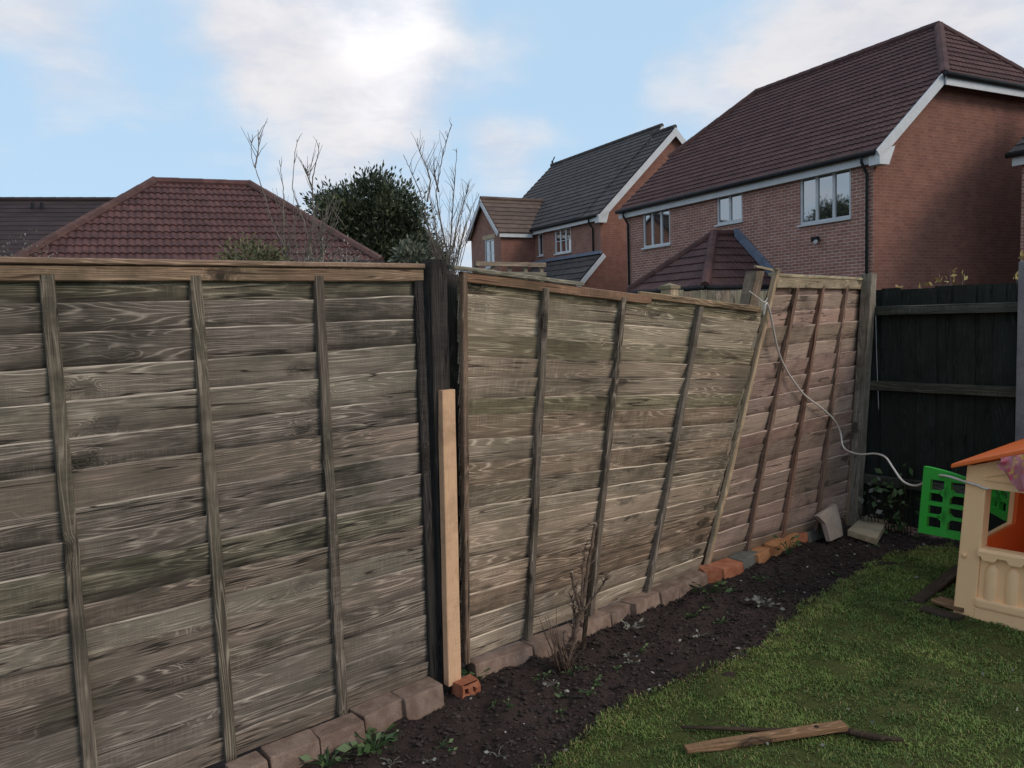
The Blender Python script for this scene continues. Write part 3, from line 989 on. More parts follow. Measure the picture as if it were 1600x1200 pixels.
def plank(name, mat, parent, p0, p1, side, nrm, sw, tw, n=10, wob=.002, ch=.004, base=None, taper=None):
    """sawn timber from p0 to p1; sw / tw cross-section ranges along side / nrm; wp attribute runs along the grain"""
    SEED[0] += 1
    sd = SEED[0] * 3.7
    p0, p1 = Vector(p0), Vector(p1)
    L = (p1 - p0).length
    b = MB()
    s0, s1 = sw
    t0, t1 = tw
    cs = [(s0 + ch, t0), (s1 - ch, t0), (s1, t0 + ch), (s1, t1 - ch), (s1 - ch, t1), (s0 + ch, t1), (s0, t1 - ch), (s0, t0 + ch)]
    per = [0]
    for i in range(7):
        per.append(per[-1] + math.hypot(cs[i + 1][0] - cs[i][0], cs[i + 1][1] - cs[i][1]))
    vs, fs, at = [], [], []
    for i in range(n + 1):
        q = i / n
        o_ = Vector((mnoise.noise(Vector((q * L * 4, sd, 0))), mnoise.noise(Vector((q * L * 4, sd, 5))), 0)) * wob
        k = taper(q) if taper else 1.0
        for j, (a, c) in enumerate(cs):
            jj = wob * .7 * mnoise.noise(Vector((q * L * 9, sd + j, 2)))
            vs.append(p0.lerp(p1, q) + side * (a * k + o_.x + jj) + nrm * (c * (k if taper else 1) + o_.y))
            at.append((q * L + sd, per[j], sd))
    for i in range(n):
        for j in range(8):
            fs.append((i * 8 + j, i * 8 + (j + 1) % 8, (i + 1) * 8 + (j + 1) % 8, (i + 1) * 8 + j))
    fs.append(list(range(7, -1, -1)))
    fs.append([n * 8 + j for j in range(8)])
    b.add(vs, fs)
    b.attr('wp', at)
    return b.obj(name, mat, parent, base=base)


def make_panel(label, BL, BR, TL, TR, nb, mat, battens, bmat, seed, exps=None, ragged=0.0, bd=.026, group='lap fence panels', sag=0.0):
    BL, BR, TL, TR = map(Vector, (BL, BR, TL, TR))
    rnd = random.Random(seed)

    def Pp(s, h):
        p = (BL * (1 - s) + BR * s) * (1 - h) + (TL * (1 - s) + TR * s) * h
        return p

    def Nn(s, h):
        ds = (BR - BL) * (1 - h) + (TR - TL) * h
        dh = (TL - BL) * (1 - s) + (TR - BR) * s
        n = ds.cross(dh).normalized()
        return n if n.dot(GC) > 0 else -n
    base = (BL + BR) / 2
    pn = empty('fence', base, label, 'fence', group)
    hs = [0.0]
    for k in range(nb):
        hs.append(hs[-1] + rnd.uniform(.82, 1.18))
    hs = [h / hs[-1] for h in hs]
    Hm = ((TL - BL).length + (TR - BR).length) / 2
    Lm = (BR - BL).length
    wv = rnd.uniform(0, 50)
    nu = 44
    lean = [rnd.uniform(-.004, .004) for _ in hs]
    for k in range(nb):
        h0, h1 = hs[k], hs[k + 1]
        if rnd.random() < .28:
            wv += rnd.uniform(2, 6)
        wv += rnd.uniform(.08, .34)
        ov = .035 / Hm
        uo = rnd.uniform(-.04, .04) + seed * 5
        bow = rnd.uniform(-.003, .006)
        tw = rnd.choice((.008, .011, .015, .019, .024)) * rnd.uniform(.9, 1.1)
        tone = rnd.random()
        tdk, tlt = max(0, .5 - tone) * .7, max(0, tone - .5) * .5
        wes = []
        front, back = [], []
        ats = []
        e0 = 0.0
        e1 = 1 + rnd.random() * ragged
        nv = 6
        for r_ in range(nv + 1):
            q = r_ / nv
            row = []
            for i in range(nu + 1):
                s = e0 + (e1 - e0) * i / nu
                wt = (.008 * mnoise.noise(Vector((s * 3.2, k * 3.1 + seed, 0))) + .0035 * mnoise.noise(Vector((s * 13, k * 5.1 + seed, 3)))) / Hm
                hb = h0 - ov
                ht = h1 + wt + lean[k] * (s - .5) / Hm * 2
                if k == nb - 1:
                    ht = min(ht, 1.0)
                if k == 0:
                    hb = h0
                h = hb + (ht - hb) * q
                off = .002 + tw * q + bow * math.sin(math.pi * s) * q + .002 * mnoise.noise(Vector((s * 6, q * 2, k * 2.7 + seed)))
                h2 = h - sag * math.sin(math.pi * min(max(s, 0), 1)) * (1 - h) / Hm
                row.append(Pp(s, h2) + Nn(s, h) * off)
                ats.append((s * Lm + uo, (h - h0) * Hm, wv))
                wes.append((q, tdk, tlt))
            front.append(row)
        b = MB()
        b.grid(front)
        n0 = len(front[0])
        b.attr('wp', ats)
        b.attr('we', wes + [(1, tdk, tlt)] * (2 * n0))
        # thickness: top edge turned back, bottom edge, then the back face
        nback = []
        for row in (front[-1], front[0]):
            nback.append([p - Nn(.5, .5) * .009 for p in row])
        m0 = len(b.v)
        b.v += nback[0] + nback[1]
        b.attr('wp', [(a[0], a[1] + .008, a[2]) for a in ats[-n0:]] + [(a[0], a[1], a[2]) for a in ats[:n0]])
        tp = nv * n0
        for i in range(n0 - 1):
            b.f.append((tp + i, tp + i + 1, m0 + i + 1, m0 + i))
            b.f.append((i, i + 1, m0 + n0 + i + 1, m0 + n0 + i))
            b.f.append((m0 + i, m0 + i + 1, m0 + n0 + i + 1, m0 + n0 + i))
        o = b.obj('board', mat, pn)
    def s_at(px, h):      # where along the panel a batten seen at image column px stands
        lo, hi = 0.0, 1.0
        for _ in range(40):
            mid = (lo + hi) / 2
            q_ = Pp(mid, h) - CP
            if 800 + F * q_.dot(rt) / q_.dot(fw) < px:
                lo = mid
            else:
                hi = mid
        return mid
    for (st, sb_, wd) in battens:
        if st > 2:
            st, sb_ = s_at(st, 1.0), s_at(sb_, 0.0)
        p0, p1 = Pp(sb_, 0.0), Pp(st, .985)
        nn = Nn(.5 * (st + sb_), .5)
        side = (p1 - p0).normalized().cross(nn)
        plank('batten', bmat, pn, p0 + nn * .012, p1 + nn * .012, side, nn, (-wd * .46, wd * .46), (0, bd), 16, .002, .003)
    return pn, Pp, Nn


# panel 1 (left, upright)
zb1, zt1 = .04, 1.805
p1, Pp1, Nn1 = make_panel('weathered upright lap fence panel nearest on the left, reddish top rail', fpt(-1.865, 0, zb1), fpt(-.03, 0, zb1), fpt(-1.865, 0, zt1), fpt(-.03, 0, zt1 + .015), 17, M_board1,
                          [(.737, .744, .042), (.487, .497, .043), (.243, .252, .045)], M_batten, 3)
nn = GC
plank('stile', M_blackpost, p1, Pp1(.985, -.02), Pp1(.985, 1.0), FD, nn, (-.02, .022), (.012, .036), 12, .002)
plank('stile', M_batten, p1, Pp1(.005, 0), Pp1(.005, 1.0), FD, nn, (-.02, .02), (.012, .036), 12, .002)
plank('top_rail', M_rail, p1, Pp1(0, 1.0) - Z * .022, Pp1(.998, 1.0) - Z * .022, Z, nn, (-.024, .024), (.014, .036), 14, .002)
plank('capping', M_rail, p1, Pp1(-.01, 1.0) + Z * .012, Pp1(1.0, 1.0) + Z * .012, nn, Z, (-.02, .046), (-.006, .014), 14, .002)

# dark main post between panels 1 and 2, fillet boards beside it, and the fresh timber prop
o = plank('fence_post', M_blackpost, None, fpt(.035, .0, -.05), vplane(681, 406, fpt(.035), GC), FD, nn, (-.05, .036), (-.04, .03), 14, .002)
tag(o, 'black stained timber fence post behind the fresh tan prop', 'fence post')
sp = plank('timber_strip', M_blackpost, None, fpt(.15, -.07, .0), fpt(.15, -.07, 1.81), FD, nn, (-.055, .062), (-.02, .025), 12, .002)
tag(sp, 'thin black timber strip between the black post and the sagging panel', 'timber strip')
bs = vplane(707, 1067, fpt(.06, .09), FD)
bt = vplane(697, 609, fpt(.06, .06), FD)
bs.z = max(bs.z, 0)
prop = plank('timber_prop', M_newwood, None, bs, bt, FD, nn, (-.034, .034), (-.018, .02), 10, .001, .0025)
tag(prop, 'fresh tan sawn timber prop leaning on the black post', 'timber prop')

# panel 2 (sagging, leaning in on its right)
BL2 = fpt(.125, -.02, .06)
TL2 = vplane(715, 425, fpt(.125), GC)
BR2 = G(1090, 890, .05)
TR2 = vplane(1186, 482, G(1090, 890, 0), GC)
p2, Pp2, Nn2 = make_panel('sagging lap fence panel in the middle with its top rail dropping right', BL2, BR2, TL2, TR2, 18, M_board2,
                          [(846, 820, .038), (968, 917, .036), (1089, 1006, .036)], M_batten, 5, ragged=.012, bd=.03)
pp = (Pp2(.005, 0), Pp2(.005, 1.0))
plank('stile', M_batten3, p2, pp[0], pp[1], FD, nn, (-.012, .016), (.012, .04), 12, .002)
ev = (TR2 - TL2).normalized()
nt_ = Nn2(.5, 1)
prs = [(0, .0), (.3, .004), (.55, -.004), (.78, -.002), (1.0, .0)]
plank('top_rail', M_rail, p2, Pp2(.0, 1) - Z * .018, Pp2(.56, 1.0) - Z * .022, nt_.cross(ev), nt_, (-.022, .022), (.012, .032), 12, .004)
plank('top_rail', M_rail, p2, Pp2(.52, 1) - Z * .004, Pp2(.985, 1.0) - Z * .004, nt_.cross(ev), nt_, (-.017, .017), (.014, .034), 12, .004)
plank('capping', M_greypost, p2, Pp2(-.02, 1) + Z * .014, Pp2(.335, 1.0) + Z * .012, nt_, Z, (-.025, .045), (-.008, .012), 12, .004)

# panel 3 (leaning, rosy boards)
BL3 = G(1099, 884, .03)
TL3 = vplane(1204, 436, G(1099, 884, 0), GC)
BR3 = G(1322, 815, .02)
TR3 = vplane(1346, 441, G(1322, 815, 0), GC)
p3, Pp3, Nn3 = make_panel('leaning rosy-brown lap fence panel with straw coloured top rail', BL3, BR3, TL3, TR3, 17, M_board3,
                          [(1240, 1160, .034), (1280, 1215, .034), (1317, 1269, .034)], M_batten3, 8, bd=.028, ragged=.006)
n3 = Nn3(0, .5)
plank('stile', M_railpale, p3, Pp3(.004, .0), Pp3(.004, 1.035), FD, n3, (-.016, .018), (.004, .034), 14, .005)
n3 = Nn3(1, .5)
plank('stile', M_batten3, p3, Pp3(.985, .0), Pp3(.985, 1.0), FD, n3, (-.02, .02), (.012, .036), 14, .003)
nt_ = Nn3(.5, 1)
ev = (TR3 - TL3).normalized()
plank('top_rail', M_railpale, p3, Pp3(.01, 1) - Z * .012, Pp3(.99, 1.0) - Z * .012, nt_.cross(ev), nt_, (-.036, .03), (.012, .036), 12, .003)
plank('capping', M_railpale, p3, Pp3(.01, 1) + Z * .024, Pp3(.97, 1.0) + Z * .024, nt_, Z, (-.02, .045), (-.008, .01), 12, .003)

# leaning post between panels 2 and 3, and the tall corner post
gp0 = fpt(2.1, -.20, -.05)
gpt = vplane(1181, 424, gp0, GC)
o = plank('fence_post', M_greypost, None, gp0, gpt, FD, nn, (-.045, .045), (-.04, .03), 12, .003)
tag(o, 'grey leaning fence post behind the gap between sagging and rosy panels', 'fence post')
cp0 = G(1333, 820)
cpt = vplane(1358, 428, cp0, GC)
o = plank('fence_post', M_greypost, None, cp0 - Z * .05, cpt, FD, nn, (-.045, .04), (-.035, .04), 12, .003)
tag(o, 'tall grey corner fence post beside the dark green fence', 'fence post')

# dark rear fence, running from the corner towards the right
RB = FB + FD * .14
rear = empty('fence', RB + GC * 1.2, 'dark green stained close-board fence across the back', 'fence')
t_ = -.12
k = 0
while t_ < 2.9:
    top = 1.735 + random.uniform(-.008, .008)
    plank('board', M_darkfence, rear, RB + GC * t_ + Z * .03, RB + GC * (t_ + random.uniform(-.003, .003)) + Z * top, GC, -FD, (-.068, .068), (-.012 + .011 * (k % 2), .004 + .011 * (k % 2)), 6, .002, .003)
    t_ += .122
    k += 1
for zz_ in (1.585, 1.045, .35):
    plank('rail', M_darkrail, rear, RB + GC * -.1 - FD * .0 + Z * zz_, RB + GC * 2.9 + Z * (zz_ + (.0 if zz_ > 1.2 else -.012)), Z, -FD, (-.035, .03), (.017, .075), 20, .003)
tp = fs_of(vplane(1596, 560, RB - FD * .09, GC))[1]
gpst = MB()
gpst.beam(RB - FD * .14 + GC * (tp), RB - FD * .14 + GC * tp + Z * 1.86, GC, -FD, (0, .09), (-.045, .045))
o = gpst.obj('concrete_post', M_conc_dim, bevel=.008)
tag(o, 'smooth grey post in front of the dark fence at the right edge', 'fence post')

# neighbour's fence beyond the sagging panel
nf0 = atY(1046, 445, 6.25)
nf0.z = 0
nfe = empty('fence', nf0 + FD * .9, 'grey weathered vertical-board fence behind the sagging panel', 'fence')
for k in range(18):
    c_ = nf0 + FD * (.12 + k * .105)
    plank('board', M_greypost, nfe, c_, c_ + Z * (1.79 + random.uniform(-.01, .01)), FD, GC, (-.05, .05), (-.008, .008), 5, .002, .002)
plank('rail', M_greypost, nfe, nf0 + FD * .05 + Z * 1.5, nf0 + FD * 2 + Z * 1.5, Z, GC, (-.035, .035), (.012, .05), 6, .002)
o = plank('fence_post', M_railpale, None, nf0, nf0 + Z * 1.80, FD, GC, (-.05, .05), (-.05, .05), 6, .002)
tag(o, 'pale capped post of the grey fence behind the sagging panel', 'fence post')
cp = MB()
q = nf0 + Z * 1.815
cp.beam(q - FD * .06, q + FD * .06, GC, Z, (-.06, .06), (-.012, .012))
qq = [q + FD * (.055 * a) + GC * (.055 * c) + Z * .013 for a, c in ((-1, -1), (1, -1), (1, 1), (-1, 1))] + [q + Z * .035]
cp.add(qq, [(0, 1, 4), (1, 2, 4), (2, 3, 4), (3, 0, 4)])
c2 = cp.obj('post_cap', M_railpale, o)
t0_ = atY(742, 407, 5.6)
t1_ = atY(835, 410, 5.9)
tr = empty('trellis', Vector(((t0_.x + t1_.x) / 2, 5.75, 0)), 'low grey trellis seen beyond the black post', 'trellis')
dT = (Vector((t1_.x, t1_.y, 0)) - Vector((t0_.x, t0_.y, 0))).normalized()
pT = Vector((dT.y, -dT.x, 0))
gT0 = Vector((t0_.x, t0_.y, 0))
for zt in (2.0, 1.93, 1.78, 1.63):
    plank('rail', M_greypost, tr, gT0 + Z * zt, gT0 + dT * .62 + Z * zt, Z, pT, (-.016, .016), (-.012, .012), 5, .001, .002)
for k in range(5):
    plank('upright', M_greypost, tr, gT0 + dT * (.02 + .145 * k), gT0 + dT * (.02 + .145 * k) + Z * 1.99, dT, pT, (-.014, .014), (-.034, -.014), 4, .001, .002)


# ================================================================== EDGING BLOCKS, BRICKS, SLABS
def block(name, mat, pa, pb, h, depth, label, cat, tilt=0.0, bev=.006, group='edging along the fence foot'):
    A = G(pa[0] + random.uniform(-1.5, 1.5), pa[1] + random.uniform(-4, 4))
    B = G(pb[0] + random.uniform(-1.5, 1.5), pb[1] + random.uniform(-4, 4))
    ex = (B - A).normalized()
    dz = Vector((-ex.y, ex.x, 0))
    if dz.dot(GC) > 0:
        dz = -dz
    gap = .002
    b = MB()
    A2, B2 = A + ex * gap, B - ex * gap
    th = tilt
    f0 = [A2 - Z * .03, B2 - Z * .03, B2 + dz * depth - Z * .03, A2 + dz * depth - Z * .03]
    f1 = [p + Z * (h + .03) + dz * th for p in f0]
    n = 6
    # subdivided box so that edges can be worn
    b.add(f0 + f1, [(3, 2, 1, 0), (4, 5, 6, 7), (0, 1, 5, 4), (1, 2, 6, 5), (2, 3, 7, 6), (3, 0, 4, 7)])
    o = b.obj(name, mat, None, bevel=bev, jitter=.003)
    return tag(o, label, cat, group)


ordn = ['first', 'second', 'third', 'fourth', 'fifth', 'sixth', 'seventh', 'eighth']
for i, (pa, pb) in enumerate([((372, 1240), (424, 1215)), ((424, 1217), (502, 1186)), ((503, 1186), (573, 1152)), ((574, 1150), (637, 1119)), ((637, 1119), (696, 1094))]):
    block('edging_block', M_paver, pa, pb, random.uniform(.06, .072), .1, '%s pinkish edging block from the bottom edge, under the nearest panel' % ordn[i], 'edging block', .012)
for i, (pa, pb) in enumerate([((745, 1060), (836, 1026)), ((837, 1026), (872, 1011)), ((874, 1011), (916, 994)), ((917, 992), (957, 974)), ((957, 974), (996, 958)), ((997, 957), (1037, 940)), ((1037, 940), (1064, 928)), ((1064, 930), (1107, 910))]):
    block('edging_block', M_paver, pa, pb, random.uniform(.042, .055), .1, '%s pinkish edging block right of the tan prop, under the sagging panel' % ordn[i], 'edging block', .012)
block('brick', M_obrick, (1102, 908), (1133, 901), .05, .12, 'red-orange brick at the foot of the rosy panel, next to the pink blocks', 'brick', .01, .005)
block('brick', M_obrick, (1133, 904), (1163, 891), .055, .13, 'red-orange notched brick beside the dark grey block', 'brick', .01, .005)
block('edging_block', M_paverg, (1163, 891), (1188, 877), .055, .11, 'dark grey edging block between red-orange and pale orange bricks', 'edging block', .012)
block('brick', M_abrick, (1188, 877), (1213, 866), .05, .09, 'pale orange brick left of the amber brick', 'brick', .01, .005)
block('brick', M_abrick, (1213, 867), (1248, 852), .07, .08, 'amber brick standing proud at the foot of the rosy panel', 'brick', .005, .005)
block('brick', M_obrick, (1248, 850), (1266, 843), .05, .09, 'small orange brick piece right of the amber brick', 'brick', .01, .005)
block('edging_block', M_paverg, (1266, 844), (1293, 832), .05, .1, 'dark grey edging block beside the leaning slab', 'edging block', .012)

# loose perforated brick at the foot of the prop
def perforated_brick(A, ex, ey, L, Wd, Hh, label):
    b = MB()
    bm_pts = lambda x, y, z: A + ex * x + ey * y + Z * z
    nx, nz = 5, 3
    xs = [L * i / nx for i in range(nx + 1)]
    zs = [Hh * i / nz for i in range(nz + 1)]
    holes = {(1, 1), (3, 1)}
    for i in range(nx):
        for k_ in range(nz):
            c4 = [(xs[i], zs[k_]), (xs[i + 1], zs[k_]), (xs[i + 1], zs[k_ + 1]), (xs[i], zs[k_ + 1])]
            if (i, k_) in holes:
                dpt = .06
                fr = [bm_pts(x, 0, z) for x, z in c4]
                bk = [bm_pts(x, dpt, z) for x, z in c4]
                b.add(fr + bk, [(0, 1, 5, 4), (1, 2, 6, 5), (2, 3, 7, 6), (3, 0, 4, 7), (4, 5, 6, 7)])
            else:
                b.add([bm_pts(x, 0, z) for x, z in c4], [(0, 1, 2, 3)])
    c8 = [bm_pts(x, y, z) for z in (0, Hh) for x, y in ((0, 0), (L, 0), (L, Wd), (0, Wd))]
    b.add(c8, [(0, 1, 2, 3), (4, 5, 6, 7), (1, 2, 6, 5), (2, 3, 7, 6), (3, 0, 4, 7)])
    for v_ in b.v:
        v_ += Vector((mnoise.noise(v_ * 30), mnoise.noise(v_ * 30 + Vector((5, 0, 0))), mnoise.noise(v_ * 30 + Vector((0, 9, 0))))) * .014
    o = b.obj('brick', M_obrick)
    return tag(o, label, 'brick')


bA = G(722, 1092)
ang = math.radians(38)
perforated_brick(bA - Z * .01, Vector((math.cos(ang), math.sin(ang), 0)), Vector((-math.sin(ang), math.cos(ang), 0)), .095, .065, .062, 'broken orange perforated brick at the foot of the tan prop')

# slabs
P0, P1 = G(1298, 846), G(1318, 837)
exs = (P1 - P0).normalized()
upd = (Z - GC * .22).normalized()
nS = exs.cross(upd).normalized()
if nS.dot(GC) < 0:
    nS = -nS
poly = [P0, P1, onplane(1314, 812, P0, nS), onplane(1307, 787, P0, nS), onplane(1278, 806, P0, nS), onplane(1290, 818, P0, nS)]
b = MB()
b.prism(poly, -nS * .035)
tag(b.obj('stone_slab', M_slabp, bevel=.004), 'pinkish broken slab leaning upright at the foot of the rosy panel', 'slab')
poly = [G(1324, 828, .05), G(1370, 842, .05), G(1391, 806, .05), G(1352, 802, .05)]
b = MB()
b.prism(poly, -Z * .045)
tag(b.obj('stone_slab', M_slab, bevel=.006, jitter=.002), 'flat buff slab lying beside the corner post', 'slab')

# sticks on the lawn
A, B = G(1071, 1171, .03), G(1319, 1134, .035)
dv = (B - A).normalized()
sv = Z.cross(dv)
o = plank('wooden_stake', M_splint, None, A, B, sv, Z, (-.024, .024), (-.012, .012), 14, .003, .004, taper=lambda q: .75 + .25 * min(1, q * 6))
tag(o, 'pale brown broken stake lying on the lawn', 'stake')
kn = MB()
q = A.lerp(B, .82)
kn.tube([q + Z * .010, q + Z * .0165], [.012, .006], 8)
kn.obj('knot', M_darkstick, o)
pts = [G(1064, 1136, .045), G(1130, 1138, .04), G(1195, 1141, .03), G(1320, 1141, .02), G(1365, 1152, .03), G(1412, 1156, .03)]
b = MB()
b.tube(pts, [.006, .008, .009, .013, .014, .005], 7)
b.attr('wp', [(v.x, v.y, 3) for v in b.v])
o = b.obj('stick', M_darkstick, smooth=True)
tag(o, 'thin dark stick passing under the pale stake on the lawn', 'stick')
A, B = G(1430, 942, .02), G(1500, 888, .05)
dv = (B - A).normalized()
o = plank('plank', M_darkstick, None, A, B, Z.cross(dv), Z, (-.035, .035), (-.012, .012), 8, .003)
tag(o, 'dark soaked plank poking out from behind the playhouse corner', 'plank')
A, B = G(1440, 952, .018), G(1500, 968, .018)
dv = (B - A).normalized()
o = plank('plank', M_darkstick, None, A, B, Z.cross(dv), Z, (-.03, .05), (-.012, .012), 8, .003)
tag(o, 'dark plank flat on the ground against the playhouse base', 'plank')
A, B = G(1462, 937, .045), G(1510, 952, .045)
dv = (B - A).normalized()
o = plank('plank', M_splint, None, A, B, Z.cross(dv), Z, (-.04, .05), (-.01, .01), 8, .003)
tag(o, 'short brownish board lying on dark planks beside the playhouse', 'plank')


# ================================================================== PLAYHOUSE
H0 = G(1488, 962)
h1 = GC.copy()                # along the front, towards the camera's right
h2 = FD.copy()                # depth
PH = lambda x, y, z: H0 + h1 * x + h2 * y + Z * z
ph = empty('playhouse', PH(.55, .45, 0), 'cream and orange plastic playhouse cut off by the right edge', 'playhouse')
PWd, PDp = 1.1, .95
rz = lambda x: .80 + .30 * (x if x < PWd / 2 else PWd - x)


def slab_box(name, mat, x0, x1, y0, y1, z0, z1, parent=ph, bevel=.008):
    b = MB()
    b.beam(PH(x0, y0, (z0 + z1) / 2), PH(x1, y0, (z0 + z1) / 2), h2, Z, (0, y1 - y0), (-(z1 - z0) / 2, (z1 - z0) / 2))
    return b.obj(name, mat, parent, bevel=bevel)


post = slab_box('corner_post', M_cream, 0, .105, 0, .09, 0, .80)
slab_box('corner_post', M_cream, PWd - .105, PWd, 0, .09, 0, .80)
# bolts on the corner post
for zb in (.33, .035):
    b = MB()
    b.tube([PH(.03, .002, zb), PH(.03, -.008, zb)], [.014, .011], 10)
    b.obj('bolt', M_cream, post, smooth=True)
low = slab_box('front_panel', M_cream, .105, PWd - .105, .012, .06, .0, .36, bevel=.004)
slab_box('skirting', M_cream, .10, PWd - .10, -.004, .02, .0, .075, low, .006)
slab_box('skirting', M_cream, .10, PWd - .10, -.012, .02, .075, .125, low, .012)
for k in range(9):
    x = .165 + k * .096
    b = MB()
    prof = [(0, .125), (0, .275), (.5, .30), (1, .275), (1, .125)]
    ring = []
    for zz_, sc in ((.12, 1), (.27, 1), (.295, .75), (.31, .35)):
        ring.append([PH(x + .034 * sc * math.cos(a), .014 - .022 * sc * math.sin(a), zz_) for a in [math.pi * i / 8 for i in range(9)]])
    b.grid(ring)
    b.obj('picket', M_cream, low, smooth=True)
# window ledge with a scalloped lower edge
b = MB()
top_, bot = [], []
nseg = 66
for i in range(nseg + 1):
    x = .1 + (PWd - .2) * i / nseg
    ph_ = ((x - .1) / .115) % 1
    drop = .055 if .2 < ph_ < .8 else .035
    top_.append((x, .385))
    bot.append((x, .385 - drop))
rows = [[PH(x, .05, z) for x, z in top_], [PH(x, -.006, z) for x, z in top_], [PH(x, -.024, z - .012) for x, z in top_], [PH(x, -.024, z) for x, z in bot], [PH(x, .014, z) for x, z in bot]]
b.grid(rows)
b.obj('window_ledge', M_cream, ph)
# gable above the opening
gb = MB()
gb.prism([PH(.0, .004, .69), PH(PWd, .004, .69), PH(PWd, .004, rz(PWd) - .01), PH(PWd / 2, .004, rz(PWd / 2) - .01), PH(0, .004, rz(0) - .01)], h2 * .05)
gab = gb.obj('gable', M_cream, ph)
for dx in (0.0,):
    b = MB()
    for (za, zb_) in ((.745, .0), ):
        b.beam(PH(.07, -.004, .745), PH(PWd / 2, -.004, .745 + .30 * (PWd / 2 - .07) * .9), h2, Z, (0, .012), (-.006, .006))
        b.beam(PH(.07, -.004, .738), PH(PWd - .07, -.004, .722), h2, Z, (0, .012), (-.005, .005))
    b.obj('moulding', M_cream, gab)
# side walls: cream outside, orange lining inside, window cut through the left one
def holed(name, mat, x0, x1, parent=ph, hole=None):
    b = MB()
    ys = [.09, PDp - .06]
    y0, y1 = ys
    if hole:
        ya, yb, za, zb_ = hole
        rects = [(y0, ya, 0, .8), (yb, y1, 0, .8), (ya, yb, 0, za), (ya, yb, zb_, .8)]
    else:
        rects = [(y0, y1, 0, .8)]
    for (a, c, d_, e_) in rects:
        b.beam(PH(x0, a, (d_ + e_) / 2), PH(x0, c, (d_ + e_) / 2), h1, Z, (0, x1 - x0), (-(e_ - d_) / 2, (e_ - d_) / 2))
    return b.obj(name, mat, parent)


hole = (.13, .68, .37, .72)
holed('side_wall', M_cream, .004, .03, hole=hole)
holed('lining', M_orange, .031, .05, hole=hole)
holed('side_wall', M_cream, PWd - .03, PWd - .004, hole=hole)
holed('lining', M_orange, PWd - .05, PWd - .031, hole=hole)
slab_box('back_wall', M_cream, 0, PWd, PDp - .06, PDp - .03, 0, .8)
slab_box('lining', M_orange, .03, PWd - .03, PDp - .08, PDp - .061, 0, .8)
slab_box('floor', M_orange, .05, PWd - .05, .06, PDp - .08, .0, .02)
for sgn in (0, 1):
    b = MB()
    e = .055
    xa, xb = (-e, PWd / 2) if sgn == 0 else (PWd + e, PWd / 2)
    za, zb_ = .80 - .30 * e, .80 + .30 * PWd / 2
    b.prism([PH(xa, -.06, za), PH(xb, -.06, zb_), PH(xb, -.06, zb_ + .028), PH(xa, -.06, za + .022)], h2 * (PDp + .09))
    ro = b.obj('roof', M_orange, ph, bevel=.006)


def shutter(y_h, lean):
    """green lattice shutter hinged on the left wall's window, opened outwards"""
    Wd, z0, z1 = .265, .365, .735
    ox = Vector(-h1 * math.cos(lean) + h2 * math.sin(lean))
    th_d = ox.cross(Z)
    o0 = PH(-.004, y_h, 0)
    Q = lambda x, z: o0 + ox * x + Z * z
    topz = lambda x: z1 - .045 * (1 - x / Wd) ** 1.6
    b = MB()
    # outline grid with holes: 2 columns x 4 rows of windows
    cols = [(0, .03), (.03, .115), (.115, .15), (.15, .222), (.222, Wd)]
    ws_ = [.085, .075]
    rws = []
    zz0 = z0 + .04
    rh = (z1 - .065 - zz0) / 4
    for c_i, (xa, xb) in enumerate(cols):
        if c_i in (0, 2, 4):
            n = 4
            for i in range(n):
                u0_, u1_ = xa + (xb - xa) * i / n, xa + (xb - xa) * (i + 1) / n
                b.prism([Q(u0_, z0), Q(u1_, z0), Q(u1_, topz(u1_)), Q(u0_, topz(u0_))], th_d * .024)
        else:
            b.prism([Q(xa, z0), Q(xb, z0), Q(xb, zz0), Q(xa, zz0)], th_d * .024)
            for r_ in range(1, 4):
                hz = .007 if r_ != 2 else .01
                zc = zz0 + rh * r_
                b.prism([Q(xa, zc - hz), Q(xb, zc - hz), Q(xb, zc + hz), Q(xa, zc + hz)], th_d * .022)
            za = zz0 + rh * 4
            b.prism([Q(xa, za), Q(xb, za), Q(xb, topz(xb)), Q(xa, topz(xa))], th_d * .024)
    # diamonds at the crossings
    for zc in (zz0 + rh, zz0 + rh * 3):
        xc = .1325
        r_ = .042
        b.prism([Q(xc - r_, zc), Q(xc, zc - r_), Q(xc + r_, zc), Q(xc, zc + r_)], th_d * .027)
    return b.obj('shutter', M_green, ph)


shutter(.14, math.radians(4))
shutter(.70, math.radians(50))

# the moulded walls lean inwards a little: taper every part towards the top
for ch in [o_ for o_ in COL.objects if o_.type == 'MESH' and (o_.parent == ph or (o_.parent and o_.parent.parent == ph))]:
    for v_ in ch.data.vertices:
        q_ = BASE[ch.name] + v_.co - H0
        x_ = q_.dot(h1)
        v_.co += h1 * (.075 * min(q_.z, .85) * (1 - 2 * min(max(x_, 0), PWd) / PWd))
# pink printed cloth hung over the gable
b = MB()
rows = []
for j in range(12):
    r_ = []
    for i in range(26):
        x = .235 + .29 * i / 25
        z = rz(x) - .005 - j * (.016 if i > 5 else .013 * (i + 3) / 8)
        y = -.075 - .014 * math.sin(i * 1.35 + j * .25) - .006 * math.sin(i * 2.9 + 1) - .012 * min(j, 3) / 3
        r_.append(PH(x + .008 * math.sin(j * .7), y, z))
    rows.append(r_)
b.grid(rows)
b2 = [[p + h2 * .004 for p in r_] for r_ in rows]
b.grid(b2)
o = b.obj('cloth', M_cloth, smooth=True)
tag(o, 'pink patterned cloth hanging over the playhouse gable', 'cloth')


